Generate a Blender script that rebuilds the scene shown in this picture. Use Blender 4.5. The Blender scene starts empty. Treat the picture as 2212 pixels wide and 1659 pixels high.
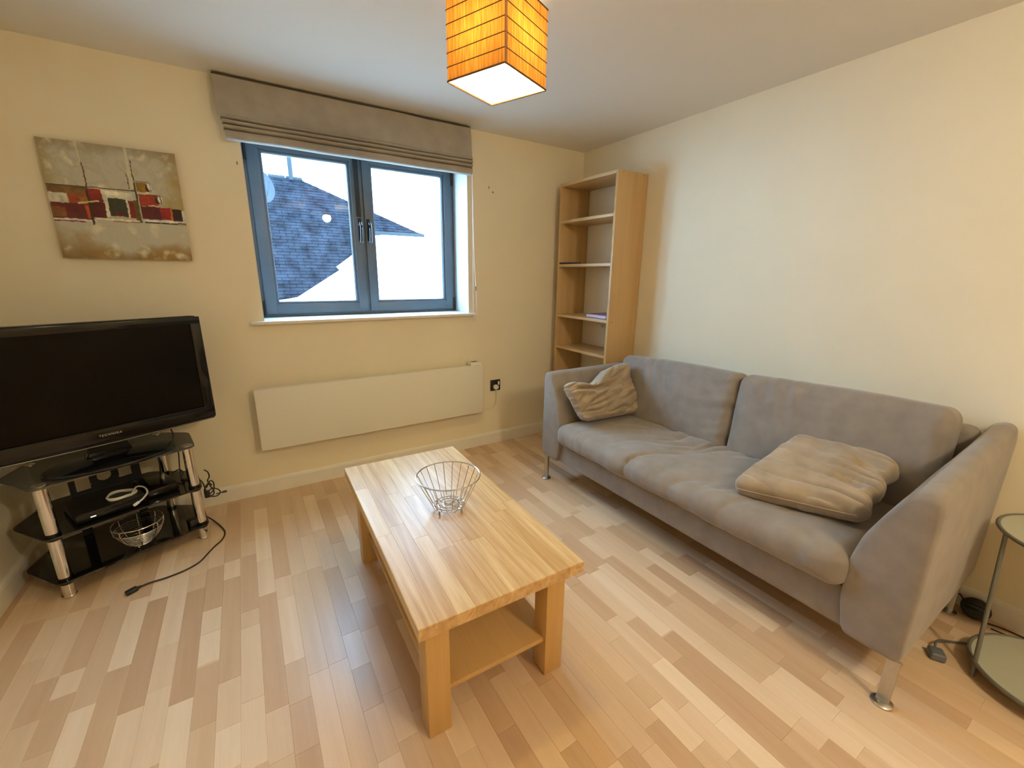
import bpy, bmesh, math, random
from mathutils import Vector, Matrix, noise
random.seed(7)
S = bpy.context.scene
COL = S.collection
PI = math.pi

# ------------------------------------------------------------------ camera
cd = bpy.data.cameras.new('camera'); cam = bpy.data.objects.new('camera', cd); COL.objects.link(cam)
_r = Vector((0.8474423, -0.53075521, 0.01185113)); _u = Vector((0.12296843, 0.21795862, 0.96818015)); _f = Vector((0.51644972, 0.8190195, -0.24997349))
CAM = Vector((-2.45377, -2.84773, 1.34596))
cam.matrix_world = Matrix(((_r.x, _u.x, -_f.x, CAM.x), (_r.y, _u.y, -_f.y, CAM.y), (_r.z, _u.z, -_f.z, CAM.z), (0, 0, 0, 1)))
cd.sensor_width = 36; cd.lens = 36 * 908.8 / 2212; cd.clip_start = 0.03; cd.clip_end = 200
S.camera = cam
FPX = 908.8
def project(p):
    v = Vector(p) - CAM; z = v.dot(_f)
    if z < .05: return None
    return (1106 + FPX * v.dot(_r) / z, 829.5 - FPX * v.dot(_u) / z, z)

# ------------------------------------------------------------------ light
SKY = (0.38, 0.67, 1.0); SKY_STRENGTH = 28.0
w = bpy.data.worlds.new('sky'); S.world = w; w.use_nodes = True
bg = w.node_tree.nodes['Background']; bg.inputs[0].default_value = (*SKY, 1); bg.inputs[1].default_value = SKY_STRENGTH
sd = bpy.data.lights.new('sun', 'SUN'); sd.energy = 4; sd.angle = .01; sd.color = (1, .95, .86)
so = bpy.data.objects.new('sun', sd); COL.objects.link(so)
so.rotation_euler = Vector((-.35, .8, -.62)).to_track_quat('-Z', 'Y').to_euler()
BULB = 630; BULB_COL = (1, .79, .26)
REAR_FILL = 50; REAR_FILL_COL = (1, .87, .60)
# warm fill light added behind the camera to brighten right wall and floor
ld = bpy.data.lights.new('rear_fill_light', 'POINT'); ld.energy = REAR_FILL; ld.color = REAR_FILL_COL; ld.shadow_soft_size = .06
lo = bpy.data.objects.new('rear_fill_light', ld); lo.location = (-1.25, -3.8, 2.14); COL.objects.link(lo)

S.view_settings.view_transform = 'Standard'; S.view_settings.look = 'None'
S.view_settings.gamma = 1; S.view_settings.exposure = .12; S.view_settings.use_curve_mapping = False
S.cycles.use_denoising = True
S.cycles.max_bounces = 10; S.cycles.diffuse_bounces = 6; S.cycles.glossy_bounces = 5; S.cycles.transmission_bounces = 8
S.cycles.transparent_max_bounces = 12; S.cycles.sample_clamp_indirect = 6
S.cycles.caustics_reflective = False; S.cycles.caustics_refractive = False

# ------------------------------------------------------------------ object helpers
WM = {}
def thing(name, label, cat, loc=(0, 0, 0), rz=0, group=None):
    o = bpy.data.objects.new(name, None); COL.objects.link(o); o.empty_display_size = .05
    o.location = loc; o.rotation_euler = (0, 0, rz)
    WM[o] = Matrix.Translation(loc) @ Matrix.Rotation(rz, 4, 'Z')
    tag(o, label, cat, group); return o
def tag(o, label, cat=None, group=None):
    o['label'] = label
    if cat: o['category'] = cat
    if group: o['group'] = group
    return o
def obj(name, bm, m, parent=None, smooth=True, local=False, angle=35):
    """bm in world coordinates unless local=True (then in the frame of the top thing)."""
    me = bpy.data.meshes.new(name)
    if isinstance(bm, tuple): me.from_pydata(bm[0], [], bm[1])
    else: bm.normal_update(); bm.to_mesh(me); bm.free()
    if m: me.materials.append(m)
    o = bpy.data.objects.new(name, me); COL.objects.link(o)
    if parent: o.parent = parent
    M = WM.get(parent, Matrix.Identity(4)) if parent else Matrix.Identity(4)
    WM[o] = M
    if not local and parent: me.transform(M.inverted())
    if smooth and len(me.polygons):
        me.polygons.foreach_set('use_smooth', [True] * len(me.polygons))
        me.set_sharp_from_angle(angle=math.radians(angle))
    return o
def struct(name, bm, m, parent=None, smooth=False):
    o = obj(name, bm, m, parent, smooth)
    if not parent: o['kind'] = 'structure'
    return o
def solo(name, label, cat, bm, m, group=None, **k):
    o = obj(name, bm, m, None, **k); tag(o, label, cat, group); return o

# ------------------------------------------------------------------ mesh helpers
def NB(): return bmesh.new()
def merge(bm, t, M=None):
    if M is not None: bmesh.ops.transform(t, matrix=M, verts=t.verts)
    me = bpy.data.meshes.new('tmp'); t.to_mesh(me); bm.from_mesh(me); bpy.data.meshes.remove(me); t.free()
def box(bm, a, b, bev=0, seg=2, M=None):
    """axis box from corner a to corner b, bevelled edges"""
    t = NB(); bmesh.ops.create_cube(t, size=1)
    s = [abs(b[i] - a[i]) for i in range(3)]; c = [(a[i] + b[i]) / 2 for i in range(3)]
    bmesh.ops.scale(t, vec=s, verts=t.verts)
    if bev: bmesh.ops.bevel(t, geom=t.edges[:], offset=min(bev, min(s) * .45), segments=seg, affect='EDGES', profile=.5)
    bmesh.ops.translate(t, vec=c, verts=t.verts)
    merge(bm, t, M); return bm
def cyl(bm, p0, p1, r, r2=None, seg=24, bev=0):
    p0 = Vector(p0); p1 = Vector(p1); d = p1 - p0
    t = NB(); bmesh.ops.create_cone(t, cap_ends=True, segments=seg, radius1=r, radius2=r if r2 is None else r2, depth=d.length)
    if bev:
        es = [e for e in t.edges if abs(e.verts[0].co.z - e.verts[1].co.z) < 1e-6]
        bmesh.ops.bevel(t, geom=es, offset=bev, segments=2, affect='EDGES')
    q = d.to_track_quat('Z', 'Y').to_matrix().to_4x4()
    merge(bm, t, Matrix.Translation((p0 + p1) / 2) @ q); return bm
def smoothpts(pts, n=6):
    P = [Vector(p) for p in pts]; out = []
    for i in range(len(P) - 1):
        a = P[max(i - 1, 0)]; b = P[i]; c = P[i + 1]; d = P[min(i + 2, len(P) - 1)]
        for k in range(n):
            t = k / n
            out.append(.5 * ((2 * b) + (c - a) * t + (2 * a - 5 * b + 4 * c - d) * t * t + (3 * b - a - 3 * c + d) * t ** 3))
    out.append(P[-1]); return out
def tube(bm, pts, r, seg=8, closed=False):
    P = [Vector(p) for p in pts]; n = len(P); rings = []; up = None
    for i in range(n):
        if closed: d = P[(i + 1) % n] - P[i - 1]
        else: d = P[min(i + 1, n - 1)] - P[max(i - 1, 0)]
        d.normalize()
        if up is None:
            up = d.orthogonal().normalized()
        up = (up - d * up.dot(d)).normalized(); s = d.cross(up)
        rings.append([bm.verts.new(P[i] + (up * math.cos(2 * PI * k / seg) + s * math.sin(2 * PI * k / seg)) * r) for k in range(seg)])
    m = n if closed else n - 1
    for i in range(m):
        a = rings[i]; b = rings[(i + 1) % n]
        off = 0
        if closed and i == n - 1:
            off = min(range(seg), key=lambda o: (a[0].co - b[o].co).length)
        for k in range(seg):
            bm.faces.new((a[k], a[(k + 1) % seg], b[(k + 1 + off) % seg], b[(k + off) % seg]))
    if not closed:
        bm.faces.new(rings[0][::-1]); bm.faces.new(rings[-1])
    return bm
def ring(bm, c, R, r, n=48, seg=8, axis='z', sy=1.0):
    pts = []
    for i in range(n):
        a = 2 * PI * i / n; x = R * math.cos(a); y = R * sy * math.sin(a)
        pts.append(Vector(c) + (Vector((x, y, 0)) if axis == 'z' else Vector((0, x, y)) if axis == 'x' else Vector((x, 0, y))))
    return tube(bm, pts, r, seg, True)
def prism(bm, poly, h0, h1, bev=0, seg=2, plane='xy', M=None):
    """extrude 2-d poly; plane names the two axes of the polygon, third axis h0..h1"""
    t = NB()
    def mk(p, h):
        return {'xy': (p[0], p[1], h), 'xz': (p[0], h, p[1]), 'yz': (h, p[0], p[1])}[plane]
    a = [t.verts.new(mk(p, h0)) for p in poly]; b = [t.verts.new(mk(p, h1)) for p in poly]
    n = len(poly); t.faces.new(a); t.faces.new(b[::-1])
    for i in range(n): t.faces.new((a[i], b[i], b[(i + 1) % n], a[(i + 1) % n]))
    bmesh.ops.recalc_face_normals(t, faces=t.faces)
    if bev: bmesh.ops.bevel(t, geom=t.edges[:], offset=bev, segments=seg, affect='EDGES')
    merge(bm, t, M); return bm
def lathe(bm, prof, c=(0, 0, 0), seg=32, sy=1.0):
    rings = []
    for (r, z) in prof:
        if r < 1e-6: rings.append([bm.verts.new((c[0], c[1], c[2] + z))])
        else: rings.append([bm.verts.new((c[0] + r * math.cos(2 * PI * k / seg), c[1] + r * sy * math.sin(2 * PI * k / seg), c[2] + z)) for k in range(seg)])
    for a, b in zip(rings, rings[1:]):
        for k in range(seg):
            k2 = (k + 1) % seg
            if len(a) == 1 and len(b) == 1: continue
            if len(a) == 1: bm.faces.new((a[0], b[k2], b[k]))
            elif len(b) == 1: bm.faces.new((a[k], a[k2], b[0]))
            else: bm.faces.new((a[k], a[k2], b[k2], b[k]))
    bmesh.ops.recalc_face_normals(bm, faces=bm.faces); return bm
def softbox(size, r, n, puff=(0, 0, 0), disp=None):
    """rounded upholstery block centred on the origin"""
    h = [s / 2 for s in size]; t = NB(); cache = {}
    def V(i, j, k):
        key = (i, j, k)
        if key in cache: return cache[key]
        p = [-1 + 2 * i / n[0], -1 + 2 * j / n[1], -1 + 2 * k / n[2]]
        # spread samples so that edges get enough
        q = [h[a] * (math.sin(p[a] * PI / 2) * .35 + p[a] * .65) for a in range(3)]
        c = Vector([max(-(h[a] - r), min(h[a] - r, q[a])) for a in range(3)])
        d = Vector(q) - c; L = d.length
        out = c + (d / L * r if L > 1e-9 else d)
        nn = (d / L) if L > 1e-9 else Vector((0, 0, 1))
        u = [out[a] / h[a] for a in range(3)]
        for a in range(3):
            o1, o2 = [b for b in range(3) if b != a]
            out[a] += puff[a] * u[a] * max(0, 1 - u[o1] ** 2) * max(0, 1 - u[o2] ** 2)
        if disp: out += nn * disp(out, nn, u)
        v = t.verts.new(out); cache[key] = v; return v
    N = n
    def quad(a, b, c, d): t.faces.new((V(*a), V(*b), V(*c), V(*d)))
    for i in range(N[0]):
        for j in range(N[1]):
            for k in (0, N[2]): quad((i, j, k), (i + 1, j, k), (i + 1, j + 1, k), (i, j + 1, k))
    for i in range(N[0]):
        for k in range(N[2]):
            for j in (0, N[1]): quad((i, j, k), (i + 1, j, k), (i + 1, j, k + 1), (i, j, k + 1))
    for j in range(N[1]):
        for k in range(N[2]):
            for i in (0, N[0]): quad((i, j, k), (i, j + 1, k), (i, j + 1, k + 1), (i, j, k + 1))
    bmesh.ops.recalc_face_normals(t, faces=t.faces); return t
def nz(x, y, z=0.0): return noise.noise(Vector((x, y, z)))

# ------------------------------------------------------------------ materials
def L(*c):   # sRGB 0-255 -> linear
    return tuple(((v / 255) / 12.92 if v / 255 <= .04045 else ((v / 255 + .055) / 1.055) ** 2.4) for v in c)
def mat(name, col, rough=.5, metal=0, var=.06, nscale=8, bump=0, bscale=200, stretch=(1, 1, 1), spec=.5, coat=0, coat_rough=.1, sheen=0, col2=None, detail=4, bdist=.002, rvar=0):
    m = bpy.data.materials.new(name); m.use_nodes = True; nt = m.node_tree; N = nt.nodes; K = nt.links
    b = N['Principled BSDF']
    tc = N.new('ShaderNodeTexCoord'); mp = N.new('ShaderNodeMapping'); mp.inputs['Scale'].default_value = stretch
    K.new(tc.outputs['Object'], mp.inputs[0])
    no = N.new('ShaderNodeTexNoise'); no.inputs['Scale'].default_value = nscale; no.inputs['Detail'].default_value = detail
    K.new(mp.outputs[0], no.inputs['Vector'])
    cr = N.new('ShaderNodeValToRGB')
    c2 = col2 or tuple(min(1, c * (1 + var)) for c in col); c1 = col if col2 else tuple(c * (1 - var) for c in col)
    cr.color_ramp.elements[0].color = (*c1, 1); cr.color_ramp.elements[0].position = .3
    cr.color_ramp.elements[1].color = (*c2, 1); cr.color_ramp.elements[1].position = .7
    K.new(no.outputs['Fac'], cr.inputs[0]); K.new(cr.outputs[0], b.inputs['Base Color'])
    b.inputs['Roughness'].default_value = rough; b.inputs['Metallic'].default_value = metal
    b.inputs['Specular IOR Level'].default_value = spec
    b.inputs['Coat Weight'].default_value = coat; b.inputs['Coat Roughness'].default_value = coat_rough
    if sheen: b.inputs['Sheen Weight'].default_value = sheen; b.inputs['Sheen Roughness'].default_value = .4
    if rvar:
        mr = N.new('ShaderNodeMapRange'); mr.inputs['To Min'].default_value = rough - rvar; mr.inputs['To Max'].default_value = rough + rvar
        K.new(no.outputs['Fac'], mr.inputs[0]); K.new(mr.outputs[0], b.inputs['Roughness'])
    if bump:
        n2 = N.new('ShaderNodeTexNoise'); n2.inputs['Scale'].default_value = bscale; n2.inputs['Detail'].default_value = 3
        K.new(mp.outputs[0], n2.inputs['Vector'])
        bp = N.new('ShaderNodeBump'); bp.inputs['Strength'].default_value = bump; bp.inputs['Distance'].default_value = bdist
        K.new(n2.outputs['Fac'], bp.inputs['Height']); K.new(bp.outputs[0], b.inputs['Normal'])
    return m
def wood(name, dark, light, axis='y', rough=.35, scale=1.0, attr=None, coat=0, figure=.5, spec=.5):
    """grain running along axis; attr = name of a float attribute choosing the tone"""
    m = bpy.data.materials.new(name); m.use_nodes = True; nt = m.node_tree; N = nt.nodes; K = nt.links
    b = N['Principled BSDF']; tc = N.new('ShaderNodeTexCoord'); oi = N.new('ShaderNodeObjectInfo')
    mp = N.new('ShaderNodeMapping'); s = {'x': (1.2, 22, 22), 'y': (22, 1.2, 22), 'z': (22, 22, 1.2)}[axis]
    mp.inputs['Scale'].default_value = [v * scale for v in s]
    K.new(tc.outputs['Object'], mp.inputs[0])
    ad = N.new('ShaderNodeVectorMath'); ad.operation = 'ADD'
    sc = N.new('ShaderNodeMath'); sc.operation = 'MULTIPLY'; sc.inputs[1].default_value = 57
    K.new(oi.outputs['Random'], sc.inputs[0]); K.new(mp.outputs[0], ad.inputs[0]); K.new(sc.outputs[0], ad.inputs[1])
    n1 = N.new('ShaderNodeTexNoise'); n1.inputs['Scale'].default_value = 1.0; n1.inputs['Detail'].default_value = 6; n1.inputs['Distortion'].default_value = figure
    K.new(ad.outputs[0], n1.inputs['Vector'])
    n2 = N.new('ShaderNodeTexNoise'); n2.inputs['Scale'].default_value = 7; n2.inputs['Detail'].default_value = 3
    K.new(ad.outputs[0], n2.inputs['Vector'])
    mx = N.new('ShaderNodeMath'); mx.operation = 'MULTIPLY_ADD'; mx.inputs[1].default_value = .3
    K.new(n2.outputs['Fac'], mx.inputs[0]); K.new(n1.outputs['Fac'], mx.inputs[2])
    cr = N.new('ShaderNodeValToRGB'); e = cr.color_ramp.elements
    e[0].position = .42; e[0].color = (*dark, 1); e[1].position = .88; e[1].color = (*light, 1)
    K.new(mx.outputs[0], cr.inputs[0])
    out = cr.outputs[0]
    if attr:
        at = N.new('ShaderNodeAttribute'); at.attribute_name = attr
        r2 = N.new('ShaderNodeValToRGB'); q = r2.color_ramp.elements
        q[0].position = 0; q[0].color = (*attrcols[0], 1); q[1].position = 1; q[1].color = (*attrcols[-1], 1)
        for i, c in enumerate(attrcols[1:-1]):
            el = q.new((i + 1) / (len(attrcols) - 1)); el.color = (*c, 1)
        K.new(at.outputs['Fac'], r2.inputs[0])
        mm = N.new('ShaderNodeMix'); mm.data_type = 'RGBA'; mm.blend_type = 'MULTIPLY'; mm.inputs['Factor'].default_value = 1
        K.new(out, mm.inputs['A']); K.new(r2.outputs[0], mm.inputs['B']); out = mm.outputs['Result']
    K.new(out, b.inputs['Base Color'])
    b.inputs['Roughness'].default_value = rough; b.inputs['Specular IOR Level'].default_value = spec; b.inputs['Coat Weight'].default_value = coat; b.inputs['Coat Roughness'].default_value = .2
    bp = N.new('ShaderNodeBump'); bp.inputs['Strength'].default_value = .06; bp.inputs['Distance'].default_value = .001
    K.new(mx.outputs[0], bp.inputs['Height']); K.new(bp.outputs[0], b.inputs['Normal'])
    return m

m_wall = mat('cream_wall_paint', (.80, .712, .53), .75, var=.02, nscale=3, bump=.12, bscale=260, spec=.25)
m_ceil = mat('white_ceiling_paint', (.80, .77, .70), .8, var=.015, nscale=2, bump=.08, bscale=200, spec=.2)
m_skirt = mat('white_gloss_skirting', (.78, .74, .67), .4, var=.03, bump=.05, bscale=60)
m_sub = mat('floor_screed', (.25, .17, .1), .7)
attrcols = [(.72, .64, .56), (.78, .71, .63), (.84, .80, .73), (.87, .84, .78), (.91, .89, .84), (.95, .94, .90), (1.0, 1.02, 1.0), (1.05, 1.10, 1.10)]
m_floor = wood('beech_laminate', (.70, .50, .335), (.78, .57, .40), 'y', .30, 1.3, attr='tone', figure=.3, spec=.3)
m_birch = wood('birch_veneer', (.50, .31, .125), (.58, .375, .165), 'z', .42, .8, figure=.3)
m_birch_h = wood('birch_veneer_shelf', (.52, .33, .14), (.62, .42, .20), 'y', .42, .8, figure=.3)
attrcols = [(.85, .80, .72), (.88, .85, .79), (.92, .90, .86), (.95, .95, .93), (.98, 1.0, 1.0)]
m_table = wood('lacquered_birch_staves', (.50, .285, .115), (.73, .50, .26), 'y', .30, .7, attr='tone', figure=3.0, spec=.17)
m_tleg = wood('lacquered_birch_leg', (.52, .30, .10), (.60, .37, .14), 'z', .3, .8, figure=.5, spec=.3)
m_tshelf = wood('lacquered_birch_shelf', (.50, .29, .10), (.60, .37, .15), 'y', .3, .6, figure=.6)
m_sofa = mat('taupe_suede', (.25, .21, .182), .85, var=.10, nscale=14, bump=.25, bscale=700, sheen=.35, spec=.2)
m_pillow = mat('brown_suede', (.33, .255, .185), .8, var=.16, nscale=11, bump=.25, bscale=600, sheen=.4, spec=.25)
m_blind = mat('taupe_blind_suede', (.36, .31, .25), .85, var=.08, nscale=12, bump=.2, bscale=500, sheen=.2, spec=.2)
m_rail = mat('dark_headrail', (.07, .05, .035), .5)
m_winframe = mat('blue_grey_powder_coat', (.085, .12, .155), .38, var=.03, bump=.03, bscale=300)
m_gasket = mat('black_gasket', (.012, .013, .015), .6)
m_reveal = mat('white_reveal_paint', (.62, .61, .58), .6, var=.02, bump=.06, bscale=200)
m_chrome = mat('chrome', (.80, .79, .77), .09, metal=1, var=.01, rvar=.03, nscale=30)
m_brushed = mat('brushed_steel', (.55, .54, .53), .3, metal=1, var=.04, nscale=60)
m_wire = mat('steel_wire', (.62, .62, .64), .16, metal=1, var=.03, nscale=60)
m_blackgl = mat('black_piano_plastic', (.005, .005, .006), .12, var=.1, spec=.4)
m_blackpl = mat('black_matt_plastic', (.012, .012, .012), .45, var=.15, bump=.05)
m_screen = mat('tv_screen', (.003, .002, .002), .25, var=.2, spec=.12)
m_silver = mat('silver_print', (.55, .55, .5), .35, metal=.6)
m_white = mat('white_plastic', (.75, .73, .66), .4, var=.03)
m_heater = mat('white_heater_enamel', (.74, .70, .60), .35, var=.015, nscale=3)
m_cable = mat('black_cable', (.012, .011, .011), .5)
m_wcable = mat('white_cable', (.72, .70, .66), .45)
m_grey = mat('grey_plastic', (.12, .13, .14), .4)
m_slate = mat('blue_slate', (.010, .0125, .017), .8, var=.5, nscale=5, bump=.4, bscale=30, spec=0)
m_render = mat('white_render', (.82, .80, .76), .8, var=.03)
m_dish = mat('grey_dish', (.03, .036, .042), .6, spec=0)
m_lead = mat('lead_grey', (.022, .028, .032), .7, spec=0)
m_rim = mat('grey_painted_metal', (.16, .155, .13), .45, metal=.3)
m_brown = mat('dark_brown_trim', (.10, .035, .018), .6)
m_paper = mat('white_paper', (.78, .78, .86), .7, var=.03)
m_purple = mat('purple_cover', (.28, .16, .34), .6)

def glassmat(name, tint=(1, 1, 1), alpha=.0, gloss=.04, rough=0.0):
    m = bpy.data.materials.new(name); m.use_nodes = True; nt = m.node_tree; N = nt.nodes; K = nt.links
    for n in list(N):
        if n.type != 'OUTPUT_MATERIAL': N.remove(n)
    out = [n for n in N if n.type == 'OUTPUT_MATERIAL'][0]
    tr = N.new('ShaderNodeBsdfTransparent'); tr.inputs[0].default_value = (*tint, 1)
    gl = N.new('ShaderNodeBsdfGlossy'); gl.inputs['Roughness'].default_value = rough
    fr = N.new('ShaderNodeFresnel'); fr.inputs['IOR'].default_value = 1.5
    no = N.new('ShaderNodeTexNoise'); no.inputs['Scale'].default_value = 4
    ma = N.new('ShaderNodeMath'); ma.operation = 'MULTIPLY_ADD'; ma.inputs[1].default_value = .004
    K.new(no.outputs['Fac'], ma.inputs[0]); K.new(fr.outputs[0], ma.inputs[2])
    mx = N.new('ShaderNodeMixShader'); K.new(ma.outputs[0], mx.inputs[0]); K.new(tr.outputs[0], mx.inputs[1]); K.new(gl.outputs[0], mx.inputs[2])
    K.new(mx.outputs[0], out.inputs[0]); return m
m_glass = glassmat('window_glass', (.97, .98, .98))
m_smoke = glassmat('smoked_black_glass', (.10, .10, .11))
m_frost = mat('frosted_glass_top', (.42, .42, .34), .22, var=.03, spec=.6)

# lamp shade: woven paper, orange outside, pale inside, light comes through it
def shademat():
    m = bpy.data.materials.new('woven_orange_shade'); m.use_nodes = True; nt = m.node_tree; N = nt.nodes; K = nt.links
    for n in list(N):
        if n.type != 'OUTPUT_MATERIAL': N.remove(n)
    out = [n for n in N if n.type == 'OUTPUT_MATERIAL'][0]
    tc = N.new('ShaderNodeTexCoord'); mp = N.new('ShaderNodeMapping'); mp.inputs['Scale'].default_value = (260, 260, 14)
    no = N.new('ShaderNodeTexNoise'); no.inputs['Scale'].default_value = 1; no.inputs['Detail'].default_value = 4
    K.new(tc.outputs['Object'], mp.inputs[0]); K.new(mp.outputs[0], no.inputs['Vector'])
    cr = N.new('ShaderNodeValToRGB'); e = cr.color_ramp.elements
    e[0].position = .35; e[0].color = (.42, .15, .03, 1); e[1].position = .66; e[1].color = (.72, .31, .07, 1)
    K.new(no.outputs['Fac'], cr.inputs[0])
    ge = N.new('ShaderNodeNewGeometry')
    mc = N.new('ShaderNodeMix'); mc.data_type = 'RGBA'; K.new(ge.outputs['Backfacing'], mc.inputs['Factor'])
    K.new(cr.outputs[0], mc.inputs['A']); mc.inputs['B'].default_value = (.9, .8, .6, 1)
    df = N.new('ShaderNodeBsdfDiffuse'); tl = N.new('ShaderNodeBsdfTranslucent')
    K.new(mc.outputs['Result'], df.inputs[0]); K.new(cr.outputs[0], tl.inputs[0])
    mx = N.new('ShaderNodeMixShader'); mx.inputs[0].default_value = SHADE_T
    K.new(df.outputs[0], mx.inputs[1]); K.new(tl.outputs[0], mx.inputs[2]); K.new(mx.outputs[0], out.inputs[0]); return m
SHADE_T = .062
m_shade = shademat()
def emat(name, col, st):
    m = bpy.data.materials.new(name); m.use_nodes = True; nt = m.node_tree
    b = nt.nodes['Principled BSDF']; b.inputs['Base Color'].default_value = (.8, .8, .75, 1)
    no = nt.nodes.new('ShaderNodeTexNoise'); no.inputs['Scale'].default_value = 2
    b.inputs['Emission Color'].default_value = (*col, 1); b.inputs['Emission Strength'].default_value = st
    return m
m_bulb = emat('glowing_bulb', BULB_COL, BULB)
m_led = emat('white_led', (1, .95, .85), 1.2)

# ================================================================== SETTING
XL, XR, YB, YF, H = -3.444, 0.0, 0.0, -5.6, 2.3
T = .3
WX0, WX1, WZ0, WZ1, WD = -2.369, -1.0415, 1.052, 2.13, .235
bm = NB()
box(bm, (XL - T, YB, -.1), (WX0, YB + T, H)); box(bm, (WX1, YB, -.1), (XR + T, YB + T, H))
box(bm, (WX0, YB, -.1), (WX1, YB + T, WZ0)); box(bm, (WX0, YB, WZ1), (WX1, YB + T, H))
wb = struct('wall_back', bm, m_wall)
for name, a, b in (('wall_left', (XL - T, YF, -.1), (XL, YB, H)), ('wall_right', (XR, YF, -.1), (XR + T, YB, H)), ('wall_front', (XL - T, YF - T, -.1), (XR + T, YF, H))):
    struct(name, box(NB(), a, b), m_wall)
struct('ceiling', box(NB(), (XL - T, YF - T, H), (XR + T, YB + T, H + .25)), m_ceil)
# skirting: moulded profile
def skirting(name, p0, p1, nrm):
    t = .015; hh = .098
    prof = [(0, 0), (t, 0), (t, hh - .02), (t * .8, hh - .008), (t * .45, hh), (0, hh)]
    bm = NB(); p0 = Vector(p0); p1 = Vector(p1); n = Vector(nrm)
    A = [bm.verts.new(p0 + n * a + Vector((0, 0, z))) for a, z in prof]; B = [bm.verts.new(p1 + n * a + Vector((0, 0, z))) for a, z in prof]
    k = len(prof); bm.faces.new(A); bm.faces.new(B[::-1])
    for i in range(k): bm.faces.new((A[i], B[i], B[(i + 1) % k], A[(i + 1) % k]))
    bmesh.ops.recalc_face_normals(bm, faces=bm.faces); return struct(name, bm, m_skirt)
skirting('baseboard_back', (XL, YB, 0), (XR, YB, 0), (0, -1, 0))
skirting('baseboard_left', (XL, YB - .015, 0), (XL, YF, 0), (1, 0, 0))
skirting('baseboard_right', (XR, YB - .015, 0), (XR, YF, 0), (-1, 0, 0))
# paint chips where a bracket used to be
for (x, z, a, b) in ((-.873, 1.95, .010, .022), (-.841, 1.922, .016, .014), (-2.393, 1.904, .008, .02)):
    t = NB(); bmesh.ops.create_icosphere(t, subdivisions=2, radius=1)
    for v in t.verts: v.co = Vector((v.co.x * a * .5 * (1 + .3 * nz(v.co.x * 3, v.co.z * 3, x)), v.co.y * .0012, v.co.z * b * .5))
    bmesh.ops.translate(t, vec=(x, 0, z), verts=t.verts)
    obj('paint_chip', t, mat('chipped_filler', (.36, .25, .17), .8), wb)

# ---- floor: three-strip laminate
fl = struct('floor', box(NB(), (XL - T, YF - T, -.1), (XR + T, YB + T, -.0075)), m_sub)
SP = .0655
known = [(-2.911, -0.789, -1.344, 0), (-2.783, -0.808, -1.391, 0), (-2.984, -0.746, -1.131, 7), (-2.72, -1.111, -1.268, 7), (-2.713, -1.279, -1.52, 1), (-2.641, -1.563, -1.701, 7), (-2.846, -1.299, -1.579, 6), (-3.045, -1.253, -1.467, 7), (-3.115, -1.169, -1.373, 1), (-2.584, -0.657, -1.062, 1), (-2.522, -0.734, -0.998, 6), (-2.655, -0.66, -0.802, 6), (-2.581, -1.157, -1.502, 5), (-2.444, -1.057, -1.419, 6), (-3.101, -0.731, -1.064, 1), (-1.215, -1.624, -2.035, 7), (-0.885, -1.627, -2.041, 6), (-0.885, -1.392, -1.625, 1), (-1.15, -1.318, -1.605, 1), (-1.02, -1.401, -1.915, 5), (-1.08, -1.393, -1.583, 6), (-0.952, -1.734, -2.148, 0), (-1.34, -1.646, -1.868, 1), (-0.952, -1.196, -1.362, 6), (-1.28, -1.917, -2.135, 1), (-1.215, -2.042, -2.475, 0), (-1.15, -2.143, -2.473, 6), (-1.345, -2.341, -2.551, 7), (-1.15, -2.548, -2.728, 0), (-1.083, -2.341, -2.615, 6), (-1.015, -2.529, -2.752, 6), (-1.475, -2.2, -2.353, 6), (-1.54, -2.238, -2.458, 0), (-0.82, -2.249, -2.464, 1), (-0.95, -2.333, -2.515, 0), (-0.755, -2.406, -2.555, 6), (-1.015, -0.803, -1.197, 6), (-1.083, -0.399, -0.974, 1), (-0.952, -0.897, -1.17, 5), (-1.15, -.9, -1.2, 5), (-0.69, -0.002, -0.381, 1), (-0.952, -0.206, -0.484, 5), (-1.015, -1.2, -1.39, 1)]
rows = {}
for (x, y0, y1, t) in known:
    rows.setdefault(round((x + 2.784) / SP), []).append((y0, y1, t))
lengths = [.17, .23, .3, .36, .43, .5, .58]
strips = []
for k in range(-10, 43):
    x0 = max(XL + .002, -2.784 + (k - .5) * SP); x1 = min(XR - .002, -2.784 + (k + .5) * SP)
    if x1 - x0 < .01: continue
    ks = sorted(rows.get(k, []), key=lambda s: -s[0]); clean = []; last = 9
    for s in ks:
        if s[0] <= last + 1e-6: clean.append(s); last = s[1]
        elif s[1] < last - .08: clean.append((last, s[1], s[2])); last = s[1]
    y = -.002; yy = y
    def fill(ya, yb):
        y = ya; first = True; prev = -1
        while y > yb + 1e-4:
            ln = random.choice(lengths) * (random.uniform(.2, 1) if first and ya > -.01 else 1); first = False
            y2 = y - ln
            if y2 < yb + .1: y2 = yb
            t = random.choices(range(8), (7, 13, 17, 20, 19, 13, 7, 3))[0]
            while t == prev: t = random.randrange(8)
            prev = t; strips.append((x0, x1, y, y2, t)); y = y2
    for s in clean:
        if s[0] < yy - 1e-4: fill(yy, s[0])
        strips.append((x0, x1, min(s[0], yy), s[1], s[2])); yy = s[1]
    fill(yy, YF + .002)
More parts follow.
